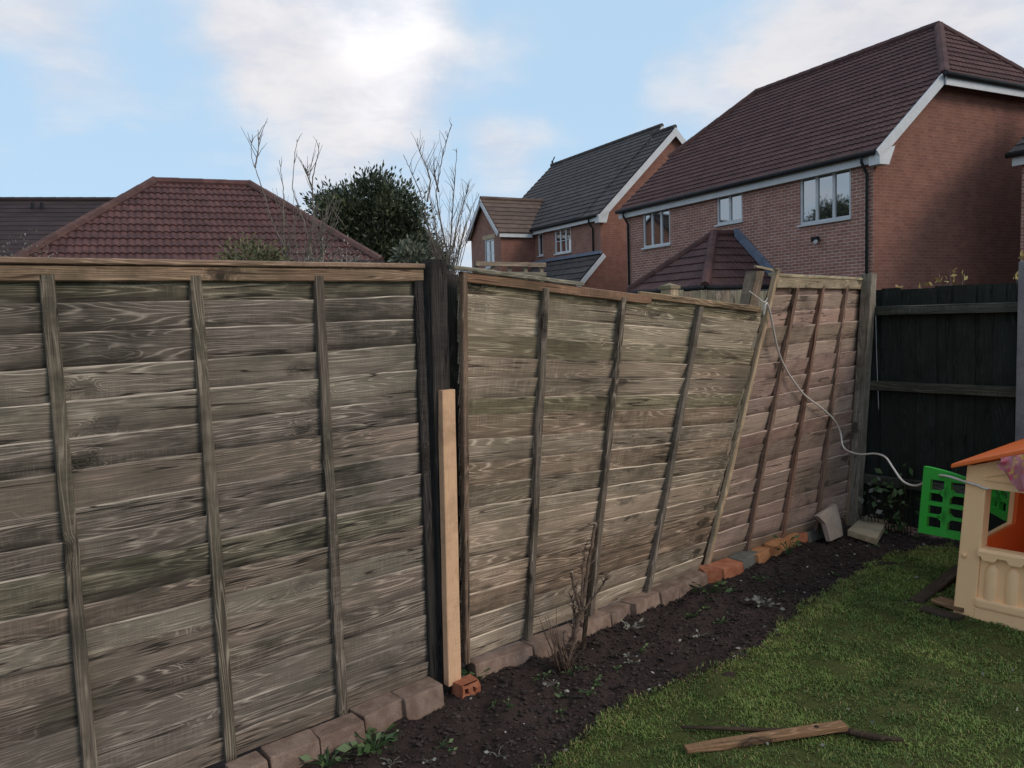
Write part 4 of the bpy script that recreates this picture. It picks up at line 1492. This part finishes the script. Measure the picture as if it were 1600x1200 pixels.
# ================================================================== CABLES
def smooth_path(pts, n=8):
    out = []
    P_ = [pts[0]] + pts + [pts[-1]]
    for i in range(1, len(P_) - 2):
        for k in range(n):
            t = k / n
            a, b_, c, d = P_[i - 1], P_[i], P_[i + 1], P_[i + 2]
            out.append(.5 * ((2 * b_) + (c - a) * t + (2 * a - 5 * b_ + 4 * c - d) * t * t + (3 * b_ - a - 3 * c + d) * t ** 3))
    out.append(pts[-1])
    return out


def on_p3(x, y, off):
    n = Nn3(.5, .5)
    p = onplane(x, y, Pp3(.5, .5), n)
    for _ in range(3):      # the panel is twisted: follow its local surface
        hgt = max(0, min(1, (p - BL3).z / (TL3 - BL3).z))
        L_, R_e = BL3.lerp(TL3, hgt), BR3.lerp(TR3, hgt)
        s_ = (p - L_).dot((R_e - L_).normalized()) / (R_e - L_).length
        p = onplane(x, y, Pp3(s_, hgt) + Nn3(s_, hgt) * off, Nn3(s_, hgt))
    return p


pts = [on_p3(x, y, .055) for x, y in ((1193, 492), (1197, 474), (1202, 484), (1208, 512), (1215, 545), (1226, 573), (1241, 597), (1258, 618), (1284, 638), (1303, 656), (1313, 676))]
endp = PH(.07, -.014, .712)
free = [(1317, 697), (1328, 706), (1346, 710), (1368, 709), (1384, 715), (1396, 732), (1411, 752), (1430, 759), (1446, 753), (1462, 744), (1480, 744)]
y0, y1 = pts[-1].y, endp.y
for i, (x, y) in enumerate(free):
    pts.append(atY(x, y, y0 + (y1 + .0 - y0) * ((i + 1) / (len(free) + 1)) ** 1.2))
pts.append(endp)
pts.append(PH(.11, -.014, .706))
pts.append(PH(.15, .0, .69))
pts.append(PH(.19, .05, .70))
b = MB()
b.tube(smooth_path(pts), .0062, 7)
o = b.obj('cable', M_cable, smooth=True)
tag(o, 'white cable drooping across the rosy panel to the playhouse', 'cable')
pts = [vplane(1368, 449, cp0 + FD * .05, GC), vplane(1368, 480, cp0 + FD * .05, GC), vplane(1370, 560, cp0 + FD * .05, GC), vplane(1373, 640, cp0 + FD * .05, GC)]
b = MB()
b.tube(smooth_path(pts), .0028, 5)
o = b.obj('string', M_string, smooth=True)
tag(o, 'thin grey string hanging down beside the corner post', 'string')
pts = [on_p3(1171, 455, .03), on_p3(1184, 465, .03), on_p3(1194, 472, .05), on_p3(1199, 466, .055)]
b = MB()
b.tube(smooth_path(pts), .003, 5)
o = b.obj('string', M_cable, smooth=True)
tag(o, 'short pale string tied round the top of the rosy panel edge', 'string')
q = on_p3(1200, 421, .02)
o = plank('splinter', M_railpale, None, on_p3(1180, 416, .03), on_p3(1206, 422, .03), Z, GC, (-.006, .006), (-.008, .008), 5, .001, .001)
tag(o, 'thin wood splinter lying on top of the rosy panel stile', 'splinter')


# ================================================================== PLANTS
def leaves(name, mat, parent, pts, dirs, size, ratio=.38, rnd=None, shade=None, base=None):
    """leaf-shaped double triangles; pts/dirs numpy (n,3)"""
    n = len(pts)
    rnd = rnd or RNG
    d = dirs / np.linalg.norm(dirs, axis=1, keepdims=True)
    o = rnd.normal(size=(n, 3))
    sd = np.cross(d, o)
    sd /= np.linalg.norm(sd, axis=1, keepdims=True) + 1e-9
    nr = np.cross(d, sd)
    L = size * rnd.uniform(.6, 1.25, (n, 1))
    w_ = L * ratio
    a = pts
    tip = pts + d * L - nr * L * .12
    mid = pts + d * L * .5 + nr * L * .05
    l_ = mid + sd * w_ * .5 - nr * L * .06
    r_ = mid - sd * w_ * .5 - nr * L * .06
    V = np.stack([a, l_, tip, r_], 1).reshape(-1, 3)
    Fc = np.arange(n * 4).reshape(n, 4)
    me = bpy.data.meshes.new(name)
    bs_ = BASE[parent.name] if parent is not None else Vector(base)
    V = V - np.array(bs_)
    me.vertices.add(len(V))
    me.vertices.foreach_set('co', V.astype(np.float32).ravel())
    tri = np.concatenate([Fc[:, [0, 1, 2]], Fc[:, [0, 2, 3]]]).astype(np.int32)
    me.loops.add(tri.size)
    me.loops.foreach_set('vertex_index', tri.ravel())
    me.polygons.add(len(tri))
    me.polygons.foreach_set('loop_start', np.arange(0, tri.size, 3, dtype=np.int32))
    me.polygons.foreach_set('loop_total', np.full(len(tri), 3, dtype=np.int32))
    at = me.attributes.new('wp', 'FLOAT_VECTOR', 'POINT')
    sh = shade if shade is not None else rnd.uniform(0, 1, n)
    w3 = np.repeat(np.stack([sh, rnd.uniform(0, 1, n), np.zeros(n)], 1), 4, 0)
    at.data.foreach_set('vector', w3.astype(np.float32).ravel())
    me.update()
    me.validate()
    me.materials.append(mat)
    ob = bpy.data.objects.new(name, me)
    COL.objects.link(ob)
    if parent is not None:
        ob.parent = parent
    else:
        ob.location = bs_
    BASE[ob.name] = Vector(bs_)
    return ob


def crown(center, rad, nclump, per, size, spread, seed, lump=.22, flat=.0):
    r_ = np.random.default_rng(seed)
    P_, D_, S_ = [], [], []
    c = np.array(center)
    R3 = np.array(rad)
    for _ in range(nclump):
        v = r_.normal(size=3)
        v /= np.linalg.norm(v)
        if v[2] < -.55:
            v[2] *= -.4
        lumpf = 1 + lump * mnoise.noise(Vector(v * 2.3) + Vector((seed, 0, 0))) * 1.6
        rr = r_.uniform(.45, 1.0) ** .5 * lumpf
        cc = c + v * R3 * rr
        k = int(per * r_.uniform(.6, 1.4))
        off = r_.normal(size=(k, 3)) * spread
        P_.append(cc + off)
        D_.append(v * .9 + off / spread * .35 + r_.normal(size=(k, 3)) * .55 + np.array([0, 0, .25]))
        S_.append(np.clip(r_.normal(.45 + r_.normal() * .22, .22, k), 0, 1))
    return np.concatenate(P_), np.concatenate(D_), np.concatenate(S_)


# evergreen behind the garage
eb = atY(575, 420, 21.5)
eb.z = 0
ev_t = empty('evergreen_tree', eb, 'dense dark green bushy evergreen rising behind the garage roof', 'tree')
ctr = atY(572, 358, 21.5)
P_, D_, S_ = crown((ctr.x + .05, 21.5, ctr.z - .42), (1.38, 1.35, 1.3), 560, 105, .24, .17, 5, .5)
leaves('crown', M_leaf_ev, ev_t, P_, D_, .135, .42, shade=S_)
P_, D_, S_ = crown((ctr.x + .55, 21.2, ctr.z - 1.2), (1.45, 1.3, 1.15), 300, 95, .24, .18, 6)
leaves('crown', M_leaf_ev, ev_t, P_, D_, .135, .42, shade=S_)
b = MB()
b.tube([eb, eb + Vector((.1, 0, 1.5)), eb + Vector((.05, .1, 3.0)), eb + Vector((-.05, .1, 4.6))], [.16, .13, .09, .03], 8)
for k in range(7):
    a = k * 2.4
    z = 1.4 + k * .4
    b.tube([eb + Vector((.05, .05, z)), eb + Vector((.5 * math.cos(a), .5 * math.sin(a), z + .5)), eb + Vector((1.1 * math.cos(a), 1.0 * math.sin(a), z + .9))], [.06, .04, .015], 6)
b.obj('trunk', M_bark, ev_t, smooth=True)


def whip_tree(name, label, stems, Y, base_px, twigs, seed, r0_=.018, lean_y=.5, extra=0, xr=None, yr=None):
    rnd = random.Random(seed)
    b0 = atY(*base_px, Y)
    b0.z = 0
    tr_ = empty(name, b0, label, 'tree')
    tb = MB()
    tw = MB()
    tb.tube([b0, b0 + Z * .5, atY(base_px[0], base_px[1], Y)], [r0_ * 2.2, r0_ * 2, r0_ * 1.5], 8)
    allp = []
    root = atY(base_px[0], base_px[1] + 40, Y)
    for st in stems:
        dy = rnd.uniform(-lean_y, lean_y)
        n = len(st)
        pp_ = [atY(x, y, Y + dy * i / n) for i, (x, y) in enumerate(st)]
        if st[0][1] > 330:
            pp_ = [root] + pp_
        sp_ = smooth_path(pp_, 4)
        m_ = len(sp_)
        rr = [max(.0035, r0_ * (1 - .85 * i / m_) * rnd.uniform(.9, 1.1)) for i in range(m_)]
        # wobble
        sp_ = [p + Vector((rnd.uniform(-1, 1), rnd.uniform(-1, 1), 0)) * .006 for p in sp_]
        tb.tube(sp_, rr, 6)
        allp.append((sp_, rr))
    for _ in range(twigs):
        sp_, rr = rnd.choice(allp)
        i = rnd.randrange(2, len(sp_) - 1)
        p = sp_[i]
        ln = rnd.uniform(.12, .5) * (1.2 - i / len(sp_))
        a = rnd.uniform(0, 6.28)
        d = Vector((math.cos(a) * .5, math.sin(a) * .5, rnd.uniform(.7, 1.3))).normalized()
        q = [p, p + d * ln * .5 + Vector((0, 0, .01)), p + d * ln + Vector((rnd.uniform(-.03, .03), 0, .05 * ln))]
        tw.tube(q, [.004, .003, .0018], 4)
    for _ in range(extra):
        x = rnd.uniform(*xr)
        y = rnd.uniform(*yr)
        dy = rnd.uniform(-lean_y, lean_y)
        rx_ = base_px[0] + (x - base_px[0]) * rnd.uniform(.3, .75)
        q = [atY(base_px[0] + (rx_ - base_px[0]) * .5, base_px[1] + 20, Y), atY(rx_, base_px[1] - 25, Y + dy * .4), atY((rx_ + x) / 2 + rnd.uniform(-3, 3), (base_px[1] + y) / 2 - 15, Y + dy * .7), atY(x, y, Y + dy)]
        sp_ = smooth_path(q, 4)
        tw.tube(sp_, [max(.002, .007 * (1 - i / len(sp_))) for i in range(len(sp_))], 5)
        for _k in range(4):
            i = rnd.randrange(3, len(sp_) - 1)
            d = Vector((rnd.uniform(-.5, .5), rnd.uniform(-.5, .5), rnd.uniform(.6, 1.2))).normalized()
            ln = rnd.uniform(.08, .3)
            tw.tube([sp_[i], sp_[i] + d * ln], [.0028, .0015], 4)
    tb.obj('trunk', M_bark, tr_, smooth=True)
    tag(tw.obj('twigs', M_bark, tr_, smooth=True), kind='stuff')
    return tr_


whip_tree('bare_tree', 'slender bare-branched tree in front of the pantiled garage roof',
          [[(452, 412), (445, 388), (425, 348), (415, 310), (405, 281), (398, 262), (393, 240), (394, 210)], [(398, 262), (403, 240), (404, 203)],
           [(447, 400), (443, 340), (443, 300), (440, 275), (436, 250)], [(486, 402), (482, 370), (472, 338), (462, 310), (457, 290), (459, 262), (461, 240), (464, 218)],
           [(489, 350), (488, 300), (490, 270), (494, 252), (498, 235), (499, 223)], [(489, 296), (481, 276), (476, 262)],
           [(500, 400), (512, 375), (524, 352), (530, 338)], [(505, 405), (498, 370), (492, 350)]],
          8.6, (470, 425), 70, 3, .0105, .5, 22, (420, 545), (300, 395))
whip_tree('bare_tree', 'bare tree with many upright thin shoots left of the far brick house',
          [[(680, 396), (668, 350), (660, 312), (648, 281), (637, 256), (631, 242)], [(668, 315), (672, 282), (665, 256), (655, 236), (652, 216)],
           [(700, 405), (693, 370), (685, 330), (682, 300), (687, 270), (692, 240), (699, 215), (706, 193)], [(702, 405), (705, 360), (708, 310), (712, 270), (713, 232)],
           [(714, 410), (722, 372), (735, 332), (749, 302)], [(686, 300), (679, 272), (676, 258)], [(704, 400), (715, 350), (726, 310), (733, 290)]],
          9.2, (697, 425), 110, 4, .0115, .6, 30, (655, 750), (285, 400))


def shrub(name, label, px, Y, rad, mat, seed, n=90, per=34, size=.05, spread=.07, ztop=None):
    c = atY(*px, Y)
    b0 = Vector((c.x, Y, 0))
    s_ = empty(name, b0, label, 'shrub')
    P_, D_, S_ = crown((c.x, Y, c.z), rad, n, per, size, spread, seed)
    leaves('foliage', mat, s_, P_, D_, size, .42, shade=S_)
    b = MB()
    rnd = random.Random(seed)
    for k in range(7):
        a = rnd.uniform(0, 6.28)
        e = c + Vector((math.cos(a) * rad[0] * .8, math.sin(a) * rad[1] * .8, rnd.uniform(-.2, .9) * rad[2]))
        b.tube([b0, b0.lerp(e, .5) + Z * .2, e], [.016, .010, .004], 5)
    b.obj('stems', M_bark, s_, smooth=True)
    return s_


shrub('shrub', 'pale olive shrub peeping over the nearest panel, in front of the garage', (395, 420), 5.2, (.2, .2, .17), M_leaf_pale, 12, 70, 30, .03, .035)
shrub('shrub', 'grey-green spiky shrub peeping over the fence beside the black post', (645, 416), 6.2, (.09, .12, .15), M_leaf_grey, 14, 60, 30, .045, .04)
shrub('shrub', 'brownish twiggy bush low in front of the garage roof end', (520, 425), 8.0, (.38, .3, .24), M_leaf_lit, 15, 60, 12, .035, .08)
shrub('shrub', 'faint brown twiggy bush over the fence at the far left', (40, 420), 10.0, (.35, .3, .3), M_leaf_lit, 16, 40, 8, .04, .1)


def sprig(label, px_list, Y_pt, seed, mat=M_leaf_yel):
    rnd = random.Random(seed)
    b0 = Y_pt(px_list[0])
    g = empty('climber_sprig', Vector((b0.x, b0.y, b0.z - .25)), label, 'climber')
    b = MB()
    PP, DD = [], []
    for px in px_list:
        p = Y_pt(px)
        b.tube([p - Z * .28, p - Z * .1 + Vector((.01, 0, 0)), p], [.004, .003, .002], 5)
        for _ in range(3):
            PP.append(np.array(p) + np.array([rnd.uniform(-.02, .02), rnd.uniform(-.02, .02), rnd.uniform(-.03, .01)]))
            DD.append(np.array([rnd.uniform(-1, 1), rnd.uniform(-.6, .6), rnd.uniform(-.1, 1)]))
    b.obj('stem', M_bark, g)
    tag(leaves('leaves', mat, g, np.array(PP), np.array(DD), .05, .6), kind='stuff')
    return g


behind = RB + FD * .1
sprig('yellowing climber leaves poking over the dark fence', [(1478, 436), (1468, 438), (1490, 440), (1484, 425), (1458, 444), (1503, 432), (1438, 444), (1406, 450)], lambda p: vplane(p[0], p[1], behind, GC), 3)
sprig('yellow leaf sprig above the dark fence at the right edge', [(1590, 432), (1594, 398), (1600, 396), (1588, 430)], lambda p: vplane(p[0], p[1], behind, GC), 4)

# dead pruned rose in the soil bed (traced stems, standing on the bed)
rb = G(886, 1044)
rb.z = soil_z(rb)
rose = empty('rose_bush', rb, 'bare pruned dead rose bush in the soil bed before the sagging panel', 'shrub')


def rp(x, y, off=0.0):
    return onplane(x, y, rb + Vector((0, off, 0)), Vector((0, -1, 0)))


rs = MB()
stems = [([(884, 1045), (893, 1018), (899, 990), (906, 962), (908, 945)], [.015, .013, .013, .014, .013], 0),
         ([(880, 1046), (886, 1020), (896, 985), (903, 958)], [.011, .010, .010, .010], .03),
         ([(907, 955), (901, 932), (896, 912), (893, 894)], [.012, .011, .0115, .011], -.03),
         ([(908, 948), (914, 915), (921, 875), (926, 845), (930, 818)], [.014, .013, .0125, .012, .0115], .06),
         ([(907, 960), (920, 942), (934, 925), (944, 910), (949, 902), (946, 898), (934, 897)], [.010, .008, .0075, .007, .006, .005, .004], -.05),
         ([(905, 965), (910, 925), (910, 890), (914, 862), (915, 850)], [.009, .008, .006, .004, .003], .02),
         ([(900, 985), (897, 955), (892, 930)], [.007, .006, .004], .04),
         ([(885, 1035), (875, 1010), (870, 985), (869, 945)], [.005, .004, .003, .002], 0),
         ([(884, 1040), (862, 1030), (856, 1015)], [.005, .004, .003], -.06),
         ([(888, 1030), (880, 1000), (882, 985)], [.006, .005, .004], .05),
         ([(890, 1040), (905, 1020), (915, 1012)], [.006, .005, .003], -.05),
         ([(878, 1044), (868, 1025), (866, 1008)], [.006, .005, .004], .02)]
for st, rr, dy in stems:
    pts = [rp(x, y, dy * i / (len(st) - 1)) for i, (x, y) in enumerate(st)]
    sp_ = smooth_path(pts, 4)
    rs.tube([p + Vector((random.uniform(-1, 1), random.uniform(-1, 1), 0)) * .003 for p in sp_], [.62 * x * random.uniform(.85, 1.2) for x in np.interp(np.linspace(0, 1, len(sp_)), np.linspace(0, 1, len(rr)), rr)], 8)
rnd = random.Random(5)
for _ in range(190):
    st, rr, dy = rnd.choice(stems[:7])
    i = rnd.randrange(len(st) - 1)
    q = rnd.random()
    p = rp(st[i][0] + (st[i + 1][0] - st[i][0]) * q, st[i][1] + (st[i + 1][1] - st[i][1]) * q, dy * (i + q) / (len(st) - 1))
    a = rnd.uniform(0, 6.28)
    ln = rnd.uniform(.012, .075)
    rs.tube([p, p + Vector((math.cos(a) * ln * .7, math.sin(a) * ln * .5, ln * rnd.uniform(.1, 1)))], [.0028, .0008], 4)
for _ in range(26):
    a = rnd.uniform(2.2, 4.6)
    p = rb + Vector((rnd.uniform(-.06, .03), rnd.uniform(-.04, .05), 0))
    ln = rnd.uniform(.08, .26)
    q = p + Vector((math.cos(a) * ln * .35, math.sin(a) * ln * .15, ln))
    rs.tube([p, p.lerp(q, .5) + Vector((rnd.uniform(-.015, .015), 0, 0)), q], [.003, .0024, .0012], 5)
rs.obj('stems', M_rose, rose, smooth=True)
for (x, y, dy, r_) in ((930, 818, .06, .0112), (893, 894, -.03, .0107)):
    b = MB()
    p = rp(x, y, dy)
    b.tube([p - Z * .002, p + Z * .003], [r_ * .64, r_ * .6], 8)
    b.obj('cut_end', M_cut, rose)
stk = MB()
o = plank('stake', M_darkstick, None, rp(908, 945, .2) - Z * .25, rp(931, 822, .17), Vector((1, 0, 0)), Vector((0, -1, 0)), (-.01, .01), (-.01, .01), 6, .002, .003)
tag(o, 'dark thin stake standing behind the pruned rose bush', 'stake')


def weed(px, r_, seed, label, mat=M_leaf_weed, n=14, group=None, up_=.5, size=.04):
    p = G(*px)
    p.z = soil_z(p) - .004
    rr = np.random.default_rng(seed)
    w_ = empty('weed', p, label, 'weed', group)
    a = rr.uniform(0, 6.28, n)
    ra = r_ * rr.uniform(.1, 1, n)
    hz = r_ * up_ * rr.uniform(.2, 1.2, n)
    pts = np.stack([p.x + np.cos(a) * ra, p.y + np.sin(a) * ra, p.z + hz], 1)
    dr = np.stack([np.cos(a), np.sin(a), rr.uniform(-.1, .6, n)], 1)
    leaves('leaves', mat, w_, pts, dr, size, .55, rr)
    b = MB()
    for i in range(n):
        b.tube([p, Vector(pts[i]) * .6 + p * .4 + Z * .006, Vector(pts[i]) + Vector(dr[i]) * size * .2], [.0022, .0018, .001], 4)
    b.obj('stalks', mat, w_)
    return w_


weed((512, 1190), .08, 1, 'leafy green weed beside the second and third edging blocks', n=24)
weed((585, 1168), .09, 2, 'largest bright green leafy weed beside the fourth edging block', n=30, size=.05)
weed((735, 1052), .07, 3, 'dark weed tuft behind the loose perforated brick', n=26)
weed((1112, 925), .10, 4, 'sprawling weed below the red-orange bricks', n=26, up_=.7)
weed((1232, 872), .07, 5, 'upright stalky weed before the amber brick', n=16, up_=1.6)
weed((985, 980), .06, 6, 'weed with pale tips before the middle edging blocks', M_leaf_lit, 14)
weed((1195, 945), .08, 7, 'pale leaved weed in the bed before the dark grey block', M_leaf_lit, 18)
for i in range(34):
    for _ in range(40):
        px = (random.uniform(560, 1420), random.uniform(850, 1195))
        s_, o_ = fs_of(G(*px))
        if .2 < o_ < bed_w(s_) - .06 and s_ < 4.0:
            break
    else:
        continue
    weed(px, random.uniform(.02, .045), 100 + i, 'tiny weed seedling scattered in the dark soil bed', M_leaf_weed if i % 5 else M_leaf_lit, random.randint(5, 9), 'weed seedlings in the soil bed', .6, .022)
for i in range(9):
    px = (random.uniform(1345, 1440), random.uniform(835, 850))
for i, (x, z, t_) in enumerate(((1365, 760, .1), (1385, 745, .2), (1405, 765, .3), (1350, 790, .05), (1400, 790, .28), (1415, 735, .34))):
    p = vplane(x, z, RB - FD * .12, GC)
    g0_ = Vector((p.x, p.y, 0))
    c_ = empty('ivy_clump', g0_, '%s ivy clump from the corner post, climbing the foot of the dark fence' % ordn[i], 'ivy', 'ivy at the dark fence foot')
    rr = np.random.default_rng(60 + i)
    n = 18
    hz = rr.uniform(.02, 1, n)
    pts = np.array([g0_.x, g0_.y, 0]) + np.outer(hz, [0, 0, p.z + .06]) + np.outer(rr.normal(0, .055, n), np.array(GC)) + np.outer(rr.uniform(-.02, .05, n), -np.array(FD))
    leaves('leaves', M_leaf_lit if i % 3 == 0 else M_leaf_weed, c_, pts, rr.normal(size=(n, 3)) + np.array(-FD) * .8, .055, .65, rr, shade=rr.uniform(0, .6, n))
    b = MB()
    for k in range(3):
        b.tube([g0_ + GC * (.02 * k), g0_ + GC * (.03 * (k - 1)) + Z * p.z * .5, g0_ + GC * (.05 * (k - 1)) + Z * p.z], [.004, .003, .002], 4)
    b.obj('stems', M_darkstick, c_)

# pebbles, crumbs and flecks in the soil: nobody could count them
b = MB()
icov = [Vector(v).normalized() for v in ((0, 0, 1), (.9, 0, .3), (.28, .85, .3), (-.72, .53, .3), (-.72, -.53, .3), (.28, -.85, .3), (0, 0, -1))]
icof = [(0, 1, 2), (0, 2, 3), (0, 3, 4), (0, 4, 5), (0, 5, 1), (6, 2, 1), (6, 3, 2), (6, 4, 3), (6, 5, 4), (6, 1, 5)]


def scatter(name, mat, n, rmin, rmax, label, seed, flat=.6, power=3):
    rnd_ = random.Random(seed)
    b = MB()
    V, Fc = [], []
    cnt = 0
    while cnt < n:
        s_ = rnd_.uniform(-1.2, 4.6)
        o_ = rnd_.uniform(.04, 1) * (bed_w(s_) + .05)
        p = fpt(s_, o_)
        p.z = soil_z(p)
        r_ = rmin + (rmax - rmin) * rnd_.random() ** power
        rot = Matrix.Rotation(rnd_.uniform(0, 6.28), 3, 'Z') @ Matrix.Rotation(rnd_.uniform(-.5, .5), 3, 'X')
        sc = Vector((rnd_.uniform(.7, 1.3), rnd_.uniform(.7, 1.3), flat * rnd_.uniform(.7, 1.3)))
        b.add([p + Z * r_ * .25 + rot @ Vector((v.x * sc.x, v.y * sc.y, v.z * sc.z)) * r_ for v in icov], icof)
        cnt += 1
    o = b.obj(name, mat, base=(0, 0, 0))
    return tag(o, label, name.replace('_', ' '), kind='stuff')


M_peb = simple('pale_pebble', (.3, .27, .24), (.55, .52, .47), 40, .8, .2)
M_clod = simple('soil_clod', (.038, .027, .023), (.07, .05, .041), 20, .95, .5)
M_chip = simple('bark_chip', (.06, .045, .038), (.13, .10, .085), 30, .9, .4)
scatter('pebbles', M_peb, 170, .002, .012, 'small pale pebbles scattered over the soil bed', 1)
scatter('soil_clods', M_clod, 14000, .003, .014, 'dark crumbly soil clods over the bed', 2, .7, 3.5)
scatter('wood_chips', M_chip, 1600, .003, .010, 'brown chips and crumbs in the soil bed', 3, .45, 2)

# fallen leaf flecks on bed and lawn
rr = np.random.default_rng(4)
pl = []
while len(pl) < 130:
    s_ = rr.uniform(-1, 4.4)
    o_ = rr.uniform(.1, 2.6)
    p = fpt(s_, o_)
    p.z = (soil_z(p) if o_ < bed_w(s_) else lawn_z(p) + .03) + .01
    pl.append(tuple(p))
pl = np.array(pl)
dr = rr.normal(size=(len(pl), 3)) * np.array([1, 1, .25])
o = leaves('leaf_litter', M_leaf_lit, None, pl, dr, .024, .55, rr, base=(0, 0, 0))
tag(o, 'small pale dead leaves lying on soil and lawn', 'leaf litter', kind='stuff')

# ------------------------------------------------------------------ grass
NB = 400000
rr = np.random.default_rng(21)
s_ = rr.uniform(-2.2, 4.7, NB * 2)
wv = np.interp(s_, es, eo)
q = rr.random(NB * 2)
o_ = wv - .05 + (3.6) * q ** 1.15
P2 = np.array(FA)[None, :2] + s_[:, None] * np.array(FD)[None, :2] + o_[:, None] * np.array(GC)[None, :2]
# keep what lies in or near the view
fr = P2[:, 1] > .9
cx = P2[:, 0] / np.maximum(P2[:, 1], .1)
keep = fr & (cx > -.25) & (cx < 1.05)
P2, s_, o_, wv = P2[keep][:NB], s_[keep][:NB], o_[keep][:NB], wv[keep][:NB]
n = len(P2)
zl = np.empty(n)
pa = np.empty(n)
pb_ = np.empty(n)
pc_ = np.empty(n)
bw_ = np.empty(n)
for i in range(n):
    v = Vector((P2[i, 0], P2[i, 1], 0))
    zl[i] = .02 * mnoise.noise(Vector((v.x * 1.3, v.y * 1.3, 0))) + .012
    pa[i] = mnoise.noise(Vector((v.x * 2.1, v.y * 2.1, 11)))
    pb_[i] = mnoise.noise(Vector((v.x * 5.5, v.y * 5.5, 3)))
    pc_[i] = mnoise.noise(Vector((v.x * 14, v.y * 14, 7)))
    bw_[i] = .045 * mnoise.noise(Vector((s_[i] * 5.5, 3.3, 0))) + .05 * pb_[i]
inside = (o_ - wv - bw_)
dens = np.clip(inside / .10 + .35, 0, 1) * np.clip(.85 + pb_ * .9 + pc_ * .5, .12, 1)
k_ = rr.random(n) < dens
P2, zl, pa, pb_, pc_, inside = P2[k_], zl[k_], pa[k_], pb_[k_], pc_[k_], inside[k_]
n = len(P2)
ln = rr.uniform(.008, .022, n) * (1 + .6 * np.clip(pc_, -.4, 1)) * (1 + .25 * pa)
az = rr.uniform(0, 6.283, n)
tilt = rr.uniform(.25, 1.15, n)
wd = rr.uniform(.0012, .0026, n)
dx, dy = np.cos(az), np.sin(az)
sx, sy = -dy, dx
b0 = np.stack([P2[:, 0], P2[:, 1], zl - .006], 1)
m1 = b0 + np.stack([dx * ln * .35 * tilt, dy * ln * .35 * tilt, ln * .62], 1)
tp = b0 + np.stack([dx * ln * tilt, dy * ln * tilt, ln * (1.05 - .35 * tilt)], 1)
sdv = np.stack([sx * wd, sy * wd, np.zeros(n)], 1)
V = np.stack([b0 - sdv, b0 + sdv, m1 - sdv * .8, m1 + sdv * .8, tp], 1).reshape(-1, 3)
I = np.arange(n)[:, None] * 5
tri = np.concatenate([I + np.array([[0, 1, 3]]), I + np.array([[0, 3, 2]]), I + np.array([[2, 3, 4]])]).astype(np.int32)
me = bpy.data.meshes.new('grass')
me.vertices.add(len(V))
me.vertices.foreach_set('co', V.astype(np.float32).ravel())
me.loops.add(tri.size)
me.loops.foreach_set('vertex_index', tri.ravel())
me.polygons.add(len(tri))
me.polygons.foreach_set('loop_start', np.arange(0, tri.size, 3, dtype=np.int32))
me.polygons.foreach_set('loop_total', np.full(len(tri), 3, dtype=np.int32))
at = me.attributes.new('wp', 'FLOAT_VECTOR', 'POINT')
br = np.clip(.42 + .85 * pa + .55 * pb_ + .25 * pc_ + rr.normal(0, .2, n), 0, 1)
dead = np.clip((rr.random(n) < (.10 + .22 * np.clip(pb_ - .1, 0, 1) + .2 * (inside < .12))) * rr.uniform(.3, 1, n), 0, 1)
at.data.foreach_set('vector', np.repeat(np.stack([br, dead, np.zeros(n)], 1), 5, 0).astype(np.float32).ravel())
me.update()
me.materials.append(M_grass)
go = bpy.data.objects.new('grass', me)
COL.objects.link(go)
tag(go, 'short patchy green grass of the lawn', 'grass', kind='stuff')
